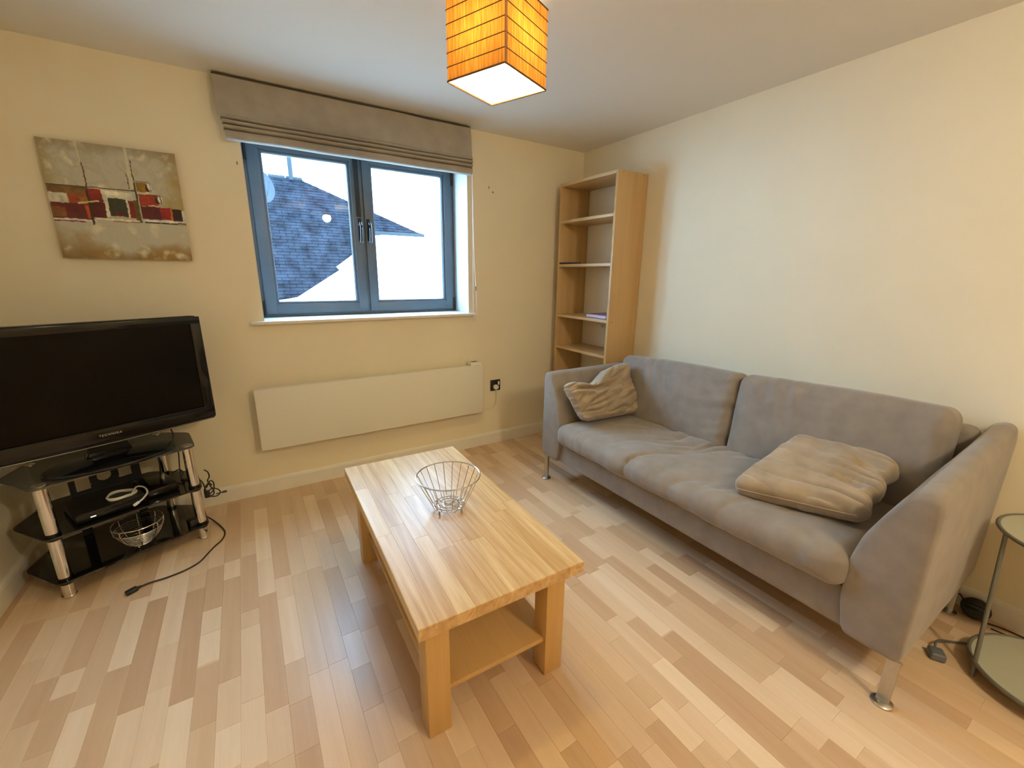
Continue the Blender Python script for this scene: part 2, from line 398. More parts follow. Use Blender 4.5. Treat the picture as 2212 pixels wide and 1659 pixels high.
def strip_geo(x0, x1, y0, y1, ch=.0004, g=.00012):
    a, b, c, d = x0 + g, x1 - g, y1 + g, y0 - g
    z0, z1 = -.0072, -.0005
    v = [(a, c, z0), (b, c, z0), (b, d, z0), (a, d, z0), (a, c, z1), (b, c, z1), (b, d, z1), (a, d, z1),
         (a + ch, c + ch, 0), (b - ch, c + ch, 0), (b - ch, d - ch, 0), (a + ch, d - ch, 0)]
    f = [(0, 1, 5, 4), (1, 2, 6, 5), (2, 3, 7, 6), (3, 0, 4, 7), (4, 5, 9, 8), (5, 6, 10, 9), (6, 7, 11, 10), (7, 4, 8, 11), (8, 9, 10, 11)]
    return v, f
def score(s):
    pts = [project((x, y, 0)) for x in (s[0], s[1]) for y in (s[2], s[3])] + [project(((s[0] + s[1]) / 2, (s[2] + s[3]) / 2, 0))]
    ok = [p for p in pts if p and -20 < p[0] < 2232 and -20 < p[1] < 1679]
    if not ok: return 0
    z = sum(p[2] for p in ok) / len(ok)
    return (s[1] - s[0]) * (s[2] - s[3]) * len(ok) / z ** 3
order = sorted(strips, key=lambda s: -score(s))
top = [s for s in order[:300] if score(s) > 0]; rest = order[len(top):]
cache = {}
for s in top:
    ln = round(s[2] - s[3], 3); wd = round(s[1] - s[0], 4); key = (ln, wd, s[4])
    me = cache.get(key)
    if not me:
        v, f = strip_geo(-wd / 2, wd / 2, 0, -ln)
        me = bpy.data.meshes.new('floor_strip'); me.from_pydata(v, [], f); me.materials.append(m_floor)
        at = me.attributes.new('tone', 'FLOAT', 'FACE'); at.data.foreach_set('value', [s[4] / 7] * len(f)); cache[key] = me
    o = bpy.data.objects.new('floor_strip', me); o.location = ((s[0] + s[1]) / 2, s[2], 0); o.parent = fl; COL.objects.link(o)
V, F, TT = [], [], []
for s in rest:
    v, f = strip_geo(s[0], s[1], s[2], s[3]); n = len(V); V += v; F += [tuple(i + n for i in q) for q in f]; TT += [s[4] / 7] * len(f)
me = bpy.data.meshes.new('floor_strips'); me.from_pydata(V, [], F); me.materials.append(m_floor)
at = me.attributes.new('tone', 'FLOAT', 'FACE'); at.data.foreach_set('value', TT)
o = bpy.data.objects.new('floor_strips', me); o.parent = fl; o['kind'] = 'stuff'; COL.objects.link(o)

# ---- window
win = bpy.data.objects.new('window_1', None); COL.objects.link(win); win['kind'] = 'structure'; WM[win] = Matrix.Identity(4)
FY = WD; SZ = 1.072
bm = NB()   # plastered reveals, 3 mm proud of the wall core
box(bm, (WX1 - .004, .001, SZ), (WX1, FY + .06, WZ1)); box(bm, (WX0, .001, SZ), (WX0 + .004, FY + .06, WZ1)); box(bm, (WX0, .001, WZ1 - .004), (WX1, FY + .06, WZ1))
obj('window_reveal', bm, m_reveal, win, smooth=False)
sill = obj('window_sill', box(NB(), (-2.436, -.04, 1.053), (-1.003, FY + .06, SZ), .004), m_skirt, win)
def framebox(bm, x0, x1, z0, z1, wl, wr, wb_, wt, y0, y1, bev=.003):
    box(bm, (x0, y0, z0), (x0 + wl, y1, z1), bev); box(bm, (x1 - wr, y0, z0), (x1, y1, z1), bev)
    box(bm, (x0 + wl * .9, y0, z0), (x1 - wr * .9, y1, z0 + wb_), bev); box(bm, (x0 + wl * .9, y0, z1 - wt), (x1 - wr * .9, y1, z1), bev)
bm = NB(); framebox(bm, WX0 + .004, WX1 - .004, SZ, WZ1 - .004, .03, .03, .022, .03, FY, FY + .06)
box(bm, (-1.722, FY, SZ + .02), (-1.694, FY + .06, WZ1 - .03), .002)
obj('outer_frame', bm, m_winframe, win)
for i, (x0, x1, px0, px1) in enumerate(((-2.34, -1.718, -2.262, -1.79), (-1.698, -1.07, -1.634, -1.14))):
    bm = NB(); framebox(bm, x0, x1, SZ + .018, WZ1 - .03, px0 - x0 - .016, x1 - px1 - .016, .062, .06, FY - .014, FY + .04)
    cas = obj('casement', bm, m_winframe, win)
    cas['label'] = ('left hand casement showing the slate roof', 'right hand casement beside the white reveal')[i]
    bm = NB(); framebox(bm, px0 - .02, px1 + .02, SZ + .074, WZ1 - .085, .02, .02, .02, .02, FY - .004, FY + .03, .002)
    obj('glazing_bead', bm, m_winframe, cas)
    bm = NB(); framebox(bm, px0 - .002, px1 + .002, SZ + .092, WZ1 - .103, .004, .004, .004, .004, FY + .002, FY + .012, 0)
    obj('gasket', bm, m_gasket, cas)
    v = [(px0, FY + .012, SZ + .09), (px1, FY + .012, SZ + .09), (px1, FY + .012, WZ1 - .1), (px0, FY + .012, WZ1 - .1)]
    obj('window_pane', (v, [(0, 1, 2, 3)]), m_glass, cas, smooth=False)
    hx = (-1.738, -1.678)[i]
    bm = NB(); box(bm, (hx - .013, FY - .026, 1.56), (hx + .013, FY - .013, 1.70), .006, 3)
    cyl(bm, (hx, FY - .05, 1.66), (hx, FY - .02, 1.66), .009, seg=16)
    hd = obj('window_handle', bm, m_gasket, cas)
    bm = NB(); tube(bm, smoothpts([(hx, FY - .052, 1.672), (hx + .002, FY - .06, 1.64), (hx, FY - .062, 1.59), (hx - .001, FY - .054, 1.545)]), .008, 10)
    obj('lever', bm, m_blackgl, hd)
    bm = NB()   # hinges on the outer stile
    ex = x0 - .006 if i == 0 else x1 + .008
    for zz in (1.13, 2.02): cyl(bm, (ex, FY - .012, zz - .045), (ex, FY - .012, zz + .045), .007, seg=12)
    obj('hinge', bm, m_gasket, cas)
obj('cover_strip', box(NB(), (-1.752, FY - .022, 1.71), (-1.722, FY - .012, 2.085), .004), m_gasket, win)

# ================================================================== BLIND
bl = thing('roman_blind', 'taupe suede roman blind folded up above the window', 'blind', (-1.75, 0, 2.0))
BX0, BX1 = -2.452, -1.043
obj('headrail', box(NB(), (BX0, -.055, 2.268), (BX1, 0, 2.294), .003), m_rail, bl)
def extr(prof, x0, x1, n, wob):
    bm = NB(); rings_ = []
    for i in range(n + 1):
        x = x0 + (x1 - x0) * i / n
        rings_.append([bm.verts.new((x, y + wob(x, z) * .006, z + wob(x * 1.3 + 5, z) * .004)) for (y, z) in prof])
    k = len(prof)
    for a, b in zip(rings_, rings_[1:]):
        for j in range(k): bm.faces.new((a[j], a[(j + 1) % k], b[(j + 1) % k], b[j]))
    bm.faces.new(rings_[0]); bm.faces.new(rings_[-1][::-1]); bmesh.ops.recalc_face_normals(bm, faces=bm.faces); return bm
wob = lambda x, z: nz(x * 2.2, z * 3, 3) + .6 * nz(x * 6, z * 6, 8)
n_ = 10
prof = [(-.062 - .016 * (i / n_) ** 1.5, 2.283 - .178 * i / n_) for i in range(n_ + 1)]
prof = prof + [(y + .004, z) for y, z in prof[::-1]]
obj('fabric_panel', extr(prof, BX0, BX1, 60, wob), m_blind, bl)
zc = 2.108
for i, (hh, dd) in enumerate(((.019, .030), (.020, .033), (.021, .031), (.042, .026))):
    prof = []
    for j in range(13):
        a = -PI / 2 + PI * j / 12
        prof.append((-.058 - dd * (math.cos(a) ** .6 if math.cos(a) > 0 else 0), zc - hh / 2 + hh / 2 * -math.sin(a)))
    prof += [(-.035, zc - hh), (-.035, zc)]
    obj('fold', extr(prof, BX0 + .012 + .004 * i, BX1, 60, lambda x, z: nz(x * 3, z * 2, i * 3) * .8), m_blind, bl)
    zc -= hh + .002
ch = thing('blind_chain', 'white beaded cord looped beside the window reveal', 'cord', (-1.02, -.06, 1.03))
bm = NB()
def beads(bm, p0, p1, n, r):
    for i in range(n):
        t_ = i / (n - 1); p = Vector(p0).lerp(Vector(p1), t_) + Vector((.004 * math.sin(t_ * 5), 0, 0))
        t = NB(); bmesh.ops.create_icosphere(t, subdivisions=1, radius=r); bmesh.ops.translate(t, vec=p, verts=t.verts); merge(bm, t)
A0, A1 = (-1.028, -.052, 2.25), (-1.018, -.052, 1.03); B0, B1 = (-1.036, -.058, 2.05), (-1.040, -.058, 1.085)
c1 = NB(); tube(c1, smoothpts([A0, (-1.026, -.052, 1.6), (-1.008, -.052, 1.2), (-1.004, -.052, 1.08), (-1.015, -.052, 1.025), (-1.030, -.055, 1.03), (-1.037, -.058, 1.09), (-1.034, -.058, 1.6), B0]), .0012, 6)
cr_ = obj('cord', c1, m_white, ch)
pts = smoothpts([A0, (-1.026, -.052, 1.6), (-1.008, -.052, 1.2), (-1.004, -.052, 1.08), (-1.015, -.052, 1.025), (-1.030, -.055, 1.03), (-1.037, -.058, 1.09), (-1.034, -.058, 1.6), B0], 40)
bm = NB(); acc = 0
for a, b in zip(pts, pts[1:]):
    acc += (b - a).length
    if acc > .0085:
        acc = 0; t = NB(); bmesh.ops.create_icosphere(t, subdivisions=1, radius=.0024); bmesh.ops.translate(t, vec=b, verts=t.verts); merge(bm, t)
bd = obj('bead_string', bm, m_white, ch); bd['kind'] = 'stuff'
obj('connector', cyl(NB(), (-1.0115, -.052, 1.235), (-1.0135, -.052, 1.265), .004, seg=10), m_grey, ch)

# ================================================================== PAINTING
pt = thing('painting', 'unframed abstract canvas of red boats on white and ochre', 'painting', (-2.894, 0, 1.4))
PX0, PX1, PZ0, PZ1 = -3.135, -2.653, 1.400, 1.904
obj('stretcher', box(NB(), (PX0 + .002, -.028, PZ0 + .002), (PX1 - .002, 0, PZ1 - .002), .003), mat('canvas_edge', L(150, 125, 85), .8), pt)
NXp, NZp = 230, 240
cols = []; V = []; F = []
def fbm(x, y, k=0, o=4):
    s_ = 0; a = 1
    for i in range(o): s_ += a * nz(x, y, k + i * 7.3); x *= 2; y *= 2; a *= .5
    return s_
def lerp3(a, b, t): t = max(0, min(1, t)); return tuple(a[i] * (1 - t) + b[i] * t for i in range(3))
blocks = [  # s0,s1,t0,t1,colour
    (0, .27, .372, .440, (118, 84, 40)), (0, .13, .440, .520, (205, 198, 172)), (.13, .27, .440, .525, (150, 62, 24)), (.21, .27, .46, .52, (150, 100, 25)),
    (0, .27, .520, .640, (96, 22, 16)), (0, .10, .56, .64, (110, 66, 32)), (.24, .275, .53, .64, (170, 70, 25)),
    (.275, .375, .385, .52, (132, 32, 24)), (.275, .385, .50, .630, (84, 16, 18)), (.375, .60, .39, .455, (208, 204, 184)), (.385, .41, .45, .62, (212, 205, 180)),
    (.41, .545, .452, .612, (48, 50, 28)), (.44, .52, .565, .61, (86, 22, 18)), (.545, .56, .455, .62, (216, 206, 180)), (.56, .60, .465, .62, (124, 28, 18)),
    (.60, .642, .46, .655, (92, 76, 22)), (.628, .642, .30, .47, (60, 46, 18)), (.645, .735, .292, .372, (136, 102, 14)), (.72, .745, .31, .38, (58, 14, 12)), (.735, .765, .30, .35, (214, 208, 190)),
    (.645, .745, .372, .395, (200, 180, 150)), (.65, .80, .400, .500, (150, 48, 20)), (.775, .81, .42, .47, (48, 12, 14)), (.80, .835, .41, .46, (216, 210, 192)),
    (.715, .80, .488, .502, (214, 160, 140)), (.65, .82, .503, .620, (82, 14, 16)), (.80, .895, .505, .618, (140, 26, 16)), (.885, .905, .51, .62, (170, 90, 20)), (.90, .975, .512, .622, (44, 12, 18)), (.975, 1.0, .515, .63, (220, 212, 196)),
    (.66, 1.0, .622, .645, (214, 208, 192)), (.66, .93, .645, .656, (36, 24, 44)), (.93, 1.0, .64, .650, (24, 16, 12)), (0, .27, .64, .652, (60, 48, 46)), (0, .30, .655, .668, (214, 196, 186)), (0, .22, .668, .678, (130, 30, 50)),
    (.30, .62, .635, .652, (212, 206, 180)), (.42, .62, .652, .660, (140, 92, 60))]
for j in range(NZp + 1):
    for i in range(NXp + 1):
        s_ = i / NXp; t_ = j / NZp
        V.append((PX0 + (PX1 - PX0) * s_, -.0295 - .0006 * fbm(s_ * 30, t_ * 30, 2, 2), PZ1 - (PZ1 - PZ0) * t_))
        f1 = fbm(s_ * 3.2, t_ * 3.2, 1); f2 = fbm(s_ * 9 + 4, t_ * 9, 5); f3 = fbm(s_ * 30, t_ * 30, 9, 2)
        white = (184, 178, 158); ochre = (158, 136, 78); grey = (140, 130, 110); tan = (140, 108, 58)
        edge = max(abs(s_ - .5) * 2, 0)
        if t_ < .66:
            c = lerp3(white, ochre, (edge - .55) * 1.8 + f1 * .9)
            c = lerp3(c, (132, 112, 78), (.10 - t_) * 6 + f2 * .25 + .05)
            c = lerp3(c, grey, f2 * .7 + .1)
        else:
            c = lerp3(white, tan, (t_ - .76) * 5 + f1 * .8 + (edge - .7) * .6)
            c = lerp3(c, (120, 92, 44), (t_ - .93) * 8 + f2 * .3)
            c = lerp3(c, (176, 142, 66), f1 * 1.0 if t_ > .78 else 0)
        c = lerp3(c, (214, 206, 180), max(0, f2 - .18) * 1.5)
        js = s_ + .006 * f2 + .004 * f3; jt = t_ + .006 * nz(s_ * 14, t_ * 14, 3) + .003 * f3
        for (a, b, c0, d0, cc) in blocks:
            if a <= js < b and c0 <= jt < d0:
                c = tuple(v * (1 + .22 * f2 + .12 * f3) for v in cc)
        # masts, horizon strokes
        m1 = .277 + .0 * t_
        if .17 < t_ < .70 and abs(js - m1 - .004 * math.sin(t_ * 9)) < (.005 if t_ < .38 else .009): c = (92, 52, 38) if t_ < .4 else (60, 38, 18)
        if t_ < .17 and abs(js - .268) < .006: c = lerp3(c, (206, 196, 160), .7)
        if t_ < .36 and abs(js - .612) < .011: c = lerp3(c, (206, 200, 172), .75)
        if .10 < t_ < .46 and abs(js - .636) < .004: c = (66, 54, 34)
        if .22 < t_ < .36 and abs(js - .590) < .0035: c = (70, 58, 40)
        if abs(jt - .372) < .004 and js < .64: c = (62, 52, 36)
        if abs(jt - .286) < .004 and .645 < js < .75: c = (110, 116, 84)
        if abs(jt - .398) < .003 and .65 < js < .82: c = (40, 24, 22)
        if (abs(js - .757) < .003 and .29 < t_ < .37) or (abs(js - .822) < .004 and .40 < t_ < .47): c = (70, 66, 60)
        if abs((jt - .515) + (js - .195) * .22) < .006 and .195 < js < .34: c = (206, 190, 130)
        cols += [*L(*[max(0, min(255, v)) for v in c]), 1]
for j in range(NZp):
    for i in range(NXp):
        a = j * (NXp + 1) + i; F.append((a, a + NXp + 1, a + NXp + 2, a + 1))
m_art = bpy.data.materials.new('oil_paint'); m_art.use_nodes = True; nt = m_art.node_tree
at = nt.nodes.new('ShaderNodeAttribute'); at.attribute_name = 'paint'
nt.links.new(at.outputs['Color'], nt.nodes['Principled BSDF'].inputs['Base Color']); nt.nodes['Principled BSDF'].inputs['Roughness'].default_value = .6
cv = obj('canvas', (V, F), m_art, pt, smooth=True, angle=80)
ca = cv.data.attributes.new('paint', 'FLOAT_COLOR', 'POINT'); ca.data.foreach_set('color', cols)

# ================================================================== HEATER + SOCKET
ht = thing('panel_heater', 'long flat white electric panel heater under the window', 'heater', (-1.725, 0, .314))
obj('panel', box(NB(), (-2.471, -.1, .314), (-.980, -.052, .6905), .006, 3), m_heater, ht)
obj('wall_bracket', box(NB(), (-2.35, -.053, .36), (-1.10, -.001, .62), .004), m_white, ht)
cb = obj('control_box', box(NB(), (-1.075, -.085, .685), (-.985, -.025, .712), .004), m_white, ht)
obj('control_display', box(NB(), (-1.060, -.07, .7115), (-1.012, -.04, .7135), .001), m_grey, cb)
sk = thing('wall_socket', 'black single wall socket with white plug, right of heater', 'socket', (-.82, 0, .445))
obj('face_plate', box(NB(), (-.864, -.009, .446), (-.776, 0, .534), .003), m_blackpl, sk)
obj('rocker_switch', box(NB(), (-.800, -.014, .492), (-.786, -.008, .520), .002), m_white, sk)
pl = obj('plug', prism(NB(), [(-.842, .462), (-.806, .462), (-.802, .485), (-.815, .497), (-.833, .497), (-.846, .485)], -.034, -.009, .003, plane='xz'), m_white, sk)
bm = NB(); tube(bm, smoothpts([(-.826, -.026, .464), (-.820, -.024, .44), (-.814, -.02, .385), (-.826, -.02, .335), (-.868, -.02, .310), (-.925, -.02, .316), (-.985, -.03, .345)]), .0035, 8)
solo('heater_cable', 'white power cable curving from the black socket to the heater', 'cable', bm, m_wcable)

# ================================================================== BOOKCASE
bc = thing('bookcase', 'tall narrow open birch veneer bookcase in the corner', 'bookcase', (-.145, -.376, 0))
X0, X1, Y0, Y1, ZT = -.2887, -.004, -.6774, -.0743, 2.0246; pt_ = .019
for y in (Y0, Y1 - pt_):
    sp = obj('side_panel', box(NB(), (X0, y, 0), (X1, y + pt_, ZT), .001), m_birch, bc)
    if y == Y0:
        for (xx, zz) in ((-.25, 1.03), (-.06, 1.03), (-.24, 2.012), (-.05, 2.012)):
            obj('cam_cap', cyl(NB(), (xx, y - .0008, zz), (xx, y + .001, zz), .005, seg=12), mat('cap_brown', (.33, .2, .08), .5), sp)
obj('top_panel', box(NB(), (X0 + .001, Y0 + pt_, ZT - .022), (X1, Y1 - pt_, ZT - .001), .001), m_birch_h, bc)
SH = [1.760, 1.436, 1.044, .787, .46, .10]
for z in SH: obj('shelf', box(NB(), (X0 + .003, Y0 + pt_, z - .020), (X1, Y1 - pt_, z), .001), m_birch_h, bc)
obj('plinth', box(NB(), (X0 + .02, Y0 + pt_, 0), (X0 + .036, Y1 - pt_, .08), .001), m_birch_h, bc)
tr = thing('cable_trunking', 'short white conduit clipped to the wall behind the bookcase', 'conduit', (-.004, -.2, .97))
obj('conduit', box(NB(), (-.010, -.52, .968), (0, -.10, .984), .003), m_white, tr)
obj('junction_box', box(NB(), (-.02, -.335, .945), (0, -.285, .975), .003), m_white, tr)
# black remote on the third shelf
rm = thing('remote_control', 'slim black remote control lying on bookcase shelf', 'remote', (-.27, -.15, 1.436))
obj('remote_body', prism(NB(), [(-.292, -.095), (-.262, -.094), (-.230, -.29), (-.246, -.296)], 1.4365, 1.449, .004, 3), m_blackpl, rm)
for i in range(5): obj('button', box(NB(), (-.272 + .006 * i, -.125 - .03 * i, 1.448), (-.258 + .006 * i, -.115 - .03 * i, 1.4505), .001), m_grey, rm)
# papers
zz = 1.0445
for i, (a, dx, dy, th, m_, lab) in enumerate(((3, 0, 0, .006, m_purple, 'thin dark booklet, lowest of the papers on the bookcase shelf'), (-2, .004, .01, .006, m_paper, 'white booklet second from the bottom of the shelf papers'), (4, -.006, -.004, .005, m_paper, 'white booklet with a curled corner, middle of the shelf papers'), (-1, 0, .006, .006, m_paper, 'white booklet second from the top of the shelf papers'), (2, .01, .012, .003, m_purple, 'purple covered leaflet on top of the shelf papers'))):
    bm = NB(); M = Matrix.Translation((-.17 + dx, -.535 + dy, zz)) @ Matrix.Rotation(math.radians(a), 4, 'Z')
    t = NB(); bmesh.ops.create_grid(t, x_segments=12, y_segments=12, size=.5)
    ext = bmesh.ops.extrude_face_region(t, geom=t.faces[:]); bmesh.ops.translate(t, vec=(0, 0, th), verts=[v for v in ext['geom'] if isinstance(v, bmesh.types.BMVert)])
    for v in t.verts:
        v.co.x *= .20; v.co.y *= .21
        cc_ = max(0, -v.co.x / .10 - .3) * max(0, (v.co.y if i % 2 else -v.co.y) / .105 - .2)
        v.co.z += .0016 * nz(v.co.x * 9, v.co.y * 9, i) * 0 + (.018 if i == 4 else .000) * max(0, -v.co.y / .105 - .4) ** 1.5
    bmesh.ops.recalc_face_normals(t, faces=t.faces)
    merge(bm, t, M); solo('booklet', lab, 'booklet', bm, m_, 'papers on the bookcase shelf'); zz += th + .0006

# ================================================================== COFFEE TABLE
TA = math.radians(-1.5); TC = Vector((-1.887, -1.435, 0))
tb = thing('coffee_table', 'solid birch coffee table with thick square legs and lower shelf', 'table', TC, TA)
TW, TL_, TH = .551, 1.083, .455
topm = obj('tabletop', box(NB(), (-TW / 2 + .003, -TL_ / 2 + .003, TH - .036), (TW / 2 - .003, TL_ / 2 - .003, TH - .004), .001), m_tleg, tb, local=True)
nr = 10; sw = TW / nr; rnd = random.Random(5)
for i in range(nr):
    y = -TL_ / 2; x0 = -TW / 2 + i * sw; prev = -1
    while y < TL_ / 2 - 1e-4:
        ln = rnd.uniform(.28, .56); y2 = y + ln
        if y2 > TL_ / 2 - .18: y2 = TL_ / 2
        tn = rnd.choice([0, 1, 1, 2, 2, 3, 4])
        while tn == prev: tn = rnd.choice([0, 1, 2, 3, 4])
        prev = tn
        g = .00008; ch_ = .0003; ea = .0025
        a, b, c, d = x0 + g, x0 + sw - g, y + g, y2 - g
        ax = ea if i == 0 else ch_; bx = ea if i == nr - 1 else ch_; cy_ = ea if y < -TL_ / 2 + 1e-4 else ch_; dy_ = ea if y2 > TL_ / 2 - 1e-4 else ch_
        z0, z1, z2 = TH - .0385, TH - .0018 if False else TH - .0010, TH
        v = [(a, c, z0), (b, c, z0), (b, d, z0), (a, d, z0), (a, c, z1), (b, c, z1), (b, d, z1), (a, d, z1), (a + ax, c + cy_, z2), (b - bx, c + cy_, z2), (b - bx, d - dy_, z2), (a + ax, d - dy_, z2)]
        f = [(3, 2, 1, 0), (0, 1, 5, 4), (1, 2, 6, 5), (2, 3, 7, 6), (3, 0, 4, 7), (4, 5, 9, 8), (5, 6, 10, 9), (6, 7, 11, 10), (7, 4, 8, 11), (8, 9, 10, 11)]
        o = obj('stave', (v, f), m_table, topm, smooth=False, local=True)
        at = o.data.attributes.new('tone', 'FLOAT', 'FACE'); at.data.foreach_set('value', [tn / 4] * len(f))
        y = y2
lw = .072; lx = TW / 2 - .032; ly = TL_ / 2 - .05
for sx in (-1, 1):
    for sy in (-1, 1):
        xa = sx * lx; xb = sx * (lx - lw); ya = sy * ly; yb = sy * (ly - lw)
        obj('leg', box(NB(), (min(xa, xb), min(ya, yb), 0), (max(xa, xb), max(ya, yb), TH - .0385), .003, 2), m_tleg, tb, local=True)
for sx in (-1, 1): obj('apron', box(NB(), (sx * (lx - .008) - .009, -ly + lw, TH - .088), (sx * (lx - .008) + .009 - .001, ly - lw, TH - .0385), .001), m_tshelf, tb, local=True)
for sy in (-1, 1): obj('apron', box(NB(), (-lx + lw, sy * (ly - .010) - .009, TH - .088), (lx - lw, sy * (ly - .010) + .009, TH - .0385), .001), m_tshelf, tb, local=True)
obj('lower_shelf', box(NB(), (-lx + .03, -ly + .012, .135), (lx - .03, ly - .012, .153), .002), m_tshelf, tb, local=True)

# ---- wire bowl on the table
def place(px, py, z): pass
bo = thing('wire_fruit_bowl', 'open steel wire fruit bowl standing on the coffee table', 'bowl', (-1.866, -1.462, TH))
def bowlthing(t, c, z0, Rt, Rb, hh, nribs, rw):
    cx, cy = c
    obj('rim', ring(NB(), (cx, cy, z0 + hh), Rt, rw * 1.7, 64), m_wire, t)
    for i in range(nribs):
        a = 2 * PI * i / nribs + .07; ca_, sa = math.cos(a), math.sin(a)
        pts = [(Rt, hh), (Rt - (Rt - Rb) * .45, hh * .58), (Rb + (Rt - Rb) * .18, hh * .25), (Rb + .004, hh * .14), (Rb - .012, hh * .105)]
        obj('rib', tube(NB(), smoothpts([(cx + r * ca_, cy + r * sa, z0 + z) for r, z in pts], 4), rw, 6), m_wire, t)
    for R_ in (Rb, Rb * .72, Rb * .4): obj('base_ring', ring(NB(), (cx, cy, z0 + hh * .115), R_, rw * 1.1, 40, 6), m_wire, t)
    for a in (.5, .5 + PI / 2): obj('cross_wire', tube(NB(), [(cx - Rb * math.cos(a), cy - Rb * math.sin(a), z0 + hh * .10), (cx + Rb * math.cos(a), cy + Rb * math.sin(a), z0 + hh * .10)], rw, 6), m_wire, t)
    for i in range(4):
        a = .5 + PI / 2 * i; obj('foot', cyl(NB(), (cx + Rb * math.cos(a), cy + Rb * math.sin(a), z0), (cx + Rb * math.cos(a), cy + Rb * math.sin(a), z0 + hh * .11), .0035, seg=10), m_brushed, t)
bowlthing(bo, (-1.866, -1.462), TH, .122, .060, .140, 20, .0015)

# ================================================================== PENDANT LAMP
LCx, LCy, LZ0, LZ1, LS, LA = -1.683, -1.517, 1.93, 2.148, .226, math.radians(22.5)
pd = thing('pendant_lamp', 'lit pendant lamp with square orange woven shade hanging from ceiling', 'lamp', (LCx, LCy, H), LA)
h = LS / 2; z0, z1 = LZ0 - H, LZ1 - H
for i in range(4):
    R_ = Matrix.Rotation(PI / 2 * i, 4, 'Z'); rc = .006
    v = [Vector((h, -h + rc, z0)), Vector((h, h - rc, z0)), Vector((h, h - rc, z1)), Vector((h, -h + rc, z1)), Vector((h - rc * .3, h - rc * .3, z0)), Vector((h - rc * .3, h - rc * .3, z1)), Vector((h - rc, h, z0)), Vector((h - rc, h, z1))]
    o = obj('shade_panel', ([tuple(R_ @ p) for p in v], [(0, 1, 2, 3), (1, 4, 5, 2), (4, 6, 7, 5)]), m_shade, pd, smooth=False, local=True)
    obj('corner_tape', box(NB(), (h - .002, -h, z0 + .002), (h + .0012, -h + .010, z1 - .002), .0004, M=R_), mat('mauve_tape', (.40, .17, .07), .7), o, local=True) if i == 3 else None
def sqloop(s, z, r_, rr):
    pts = []
    for i in range(4):
        for j in range(5):
            a = PI / 2 * i + PI / 2 * j / 4; cx_ = (s - rr) * (1 if i in (0, 3) else -1); cy_ = (s - rr) * (1 if i in (0, 1) else -1)
            pts.append((cx_ + rr * math.cos(a), cy_ + rr * math.sin(a), z))
    return tube(NB(), pts, r_, 6, True)
for k in range(1, 6): obj('thread_band', sqloop(h + .0008, z0 + .0375 * k, .0013, .006), m_brown, pd, local=True)
obj('shade_trim', sqloop(h, z0, .0028, .006), m_brown, pd, local=True)
obj('shade_trim', sqloop(h, z1, .0024, .006), m_brown, pd, local=True)
bm = NB()
for a in (0, PI / 2, PI, 3 * PI / 2): tube(bm, [(0.018 * math.cos(a + .78), .018 * math.sin(a + .78), z1 - .03), ((h - .004) * 1.36 * math.cos(a + .785), (h - .004) * 1.36 * math.sin(a + .785), z1 - .002)], .0014, 6)
ring(bm, (0, 0, z1 - .03), .02, .0018, 20, 6)
obj('shade_spider', bm, m_brushed, pd, local=True)
obj('cord', cyl(NB(), (0, 0, z1 - .01), (0, 0, -.02), .003, seg=10), m_white, pd, local=True)
obj('ceiling_rose', lathe(NB(), [(0, 0), (.042, 0), (.042, -.012), (.03, -.026), (.008, -.034), (0, -.034)]), m_white, pd, local=True)
obj('bulb_holder', cyl(NB(), (0, 0, z1 - .065), (0, 0, z1 - .005), .017, .012, seg=20), m_white, pd, local=True)
t = NB(); bmesh.ops.create_uvsphere(t, u_segments=24, v_segments=16, radius=.03)
for v in t.verts:
    if v.co.z > 0: v.co.z *= 1.35; v.co.x *= 1 - .35 * (v.co.z / .04) ** 2; v.co.y *= 1 - .35 * (v.co.z / .04) ** 2
bmesh.ops.translate(t, vec=(0, 0, z1 - .10), verts=t.verts)
obj('bulb', t, m_bulb, pd, local=True)

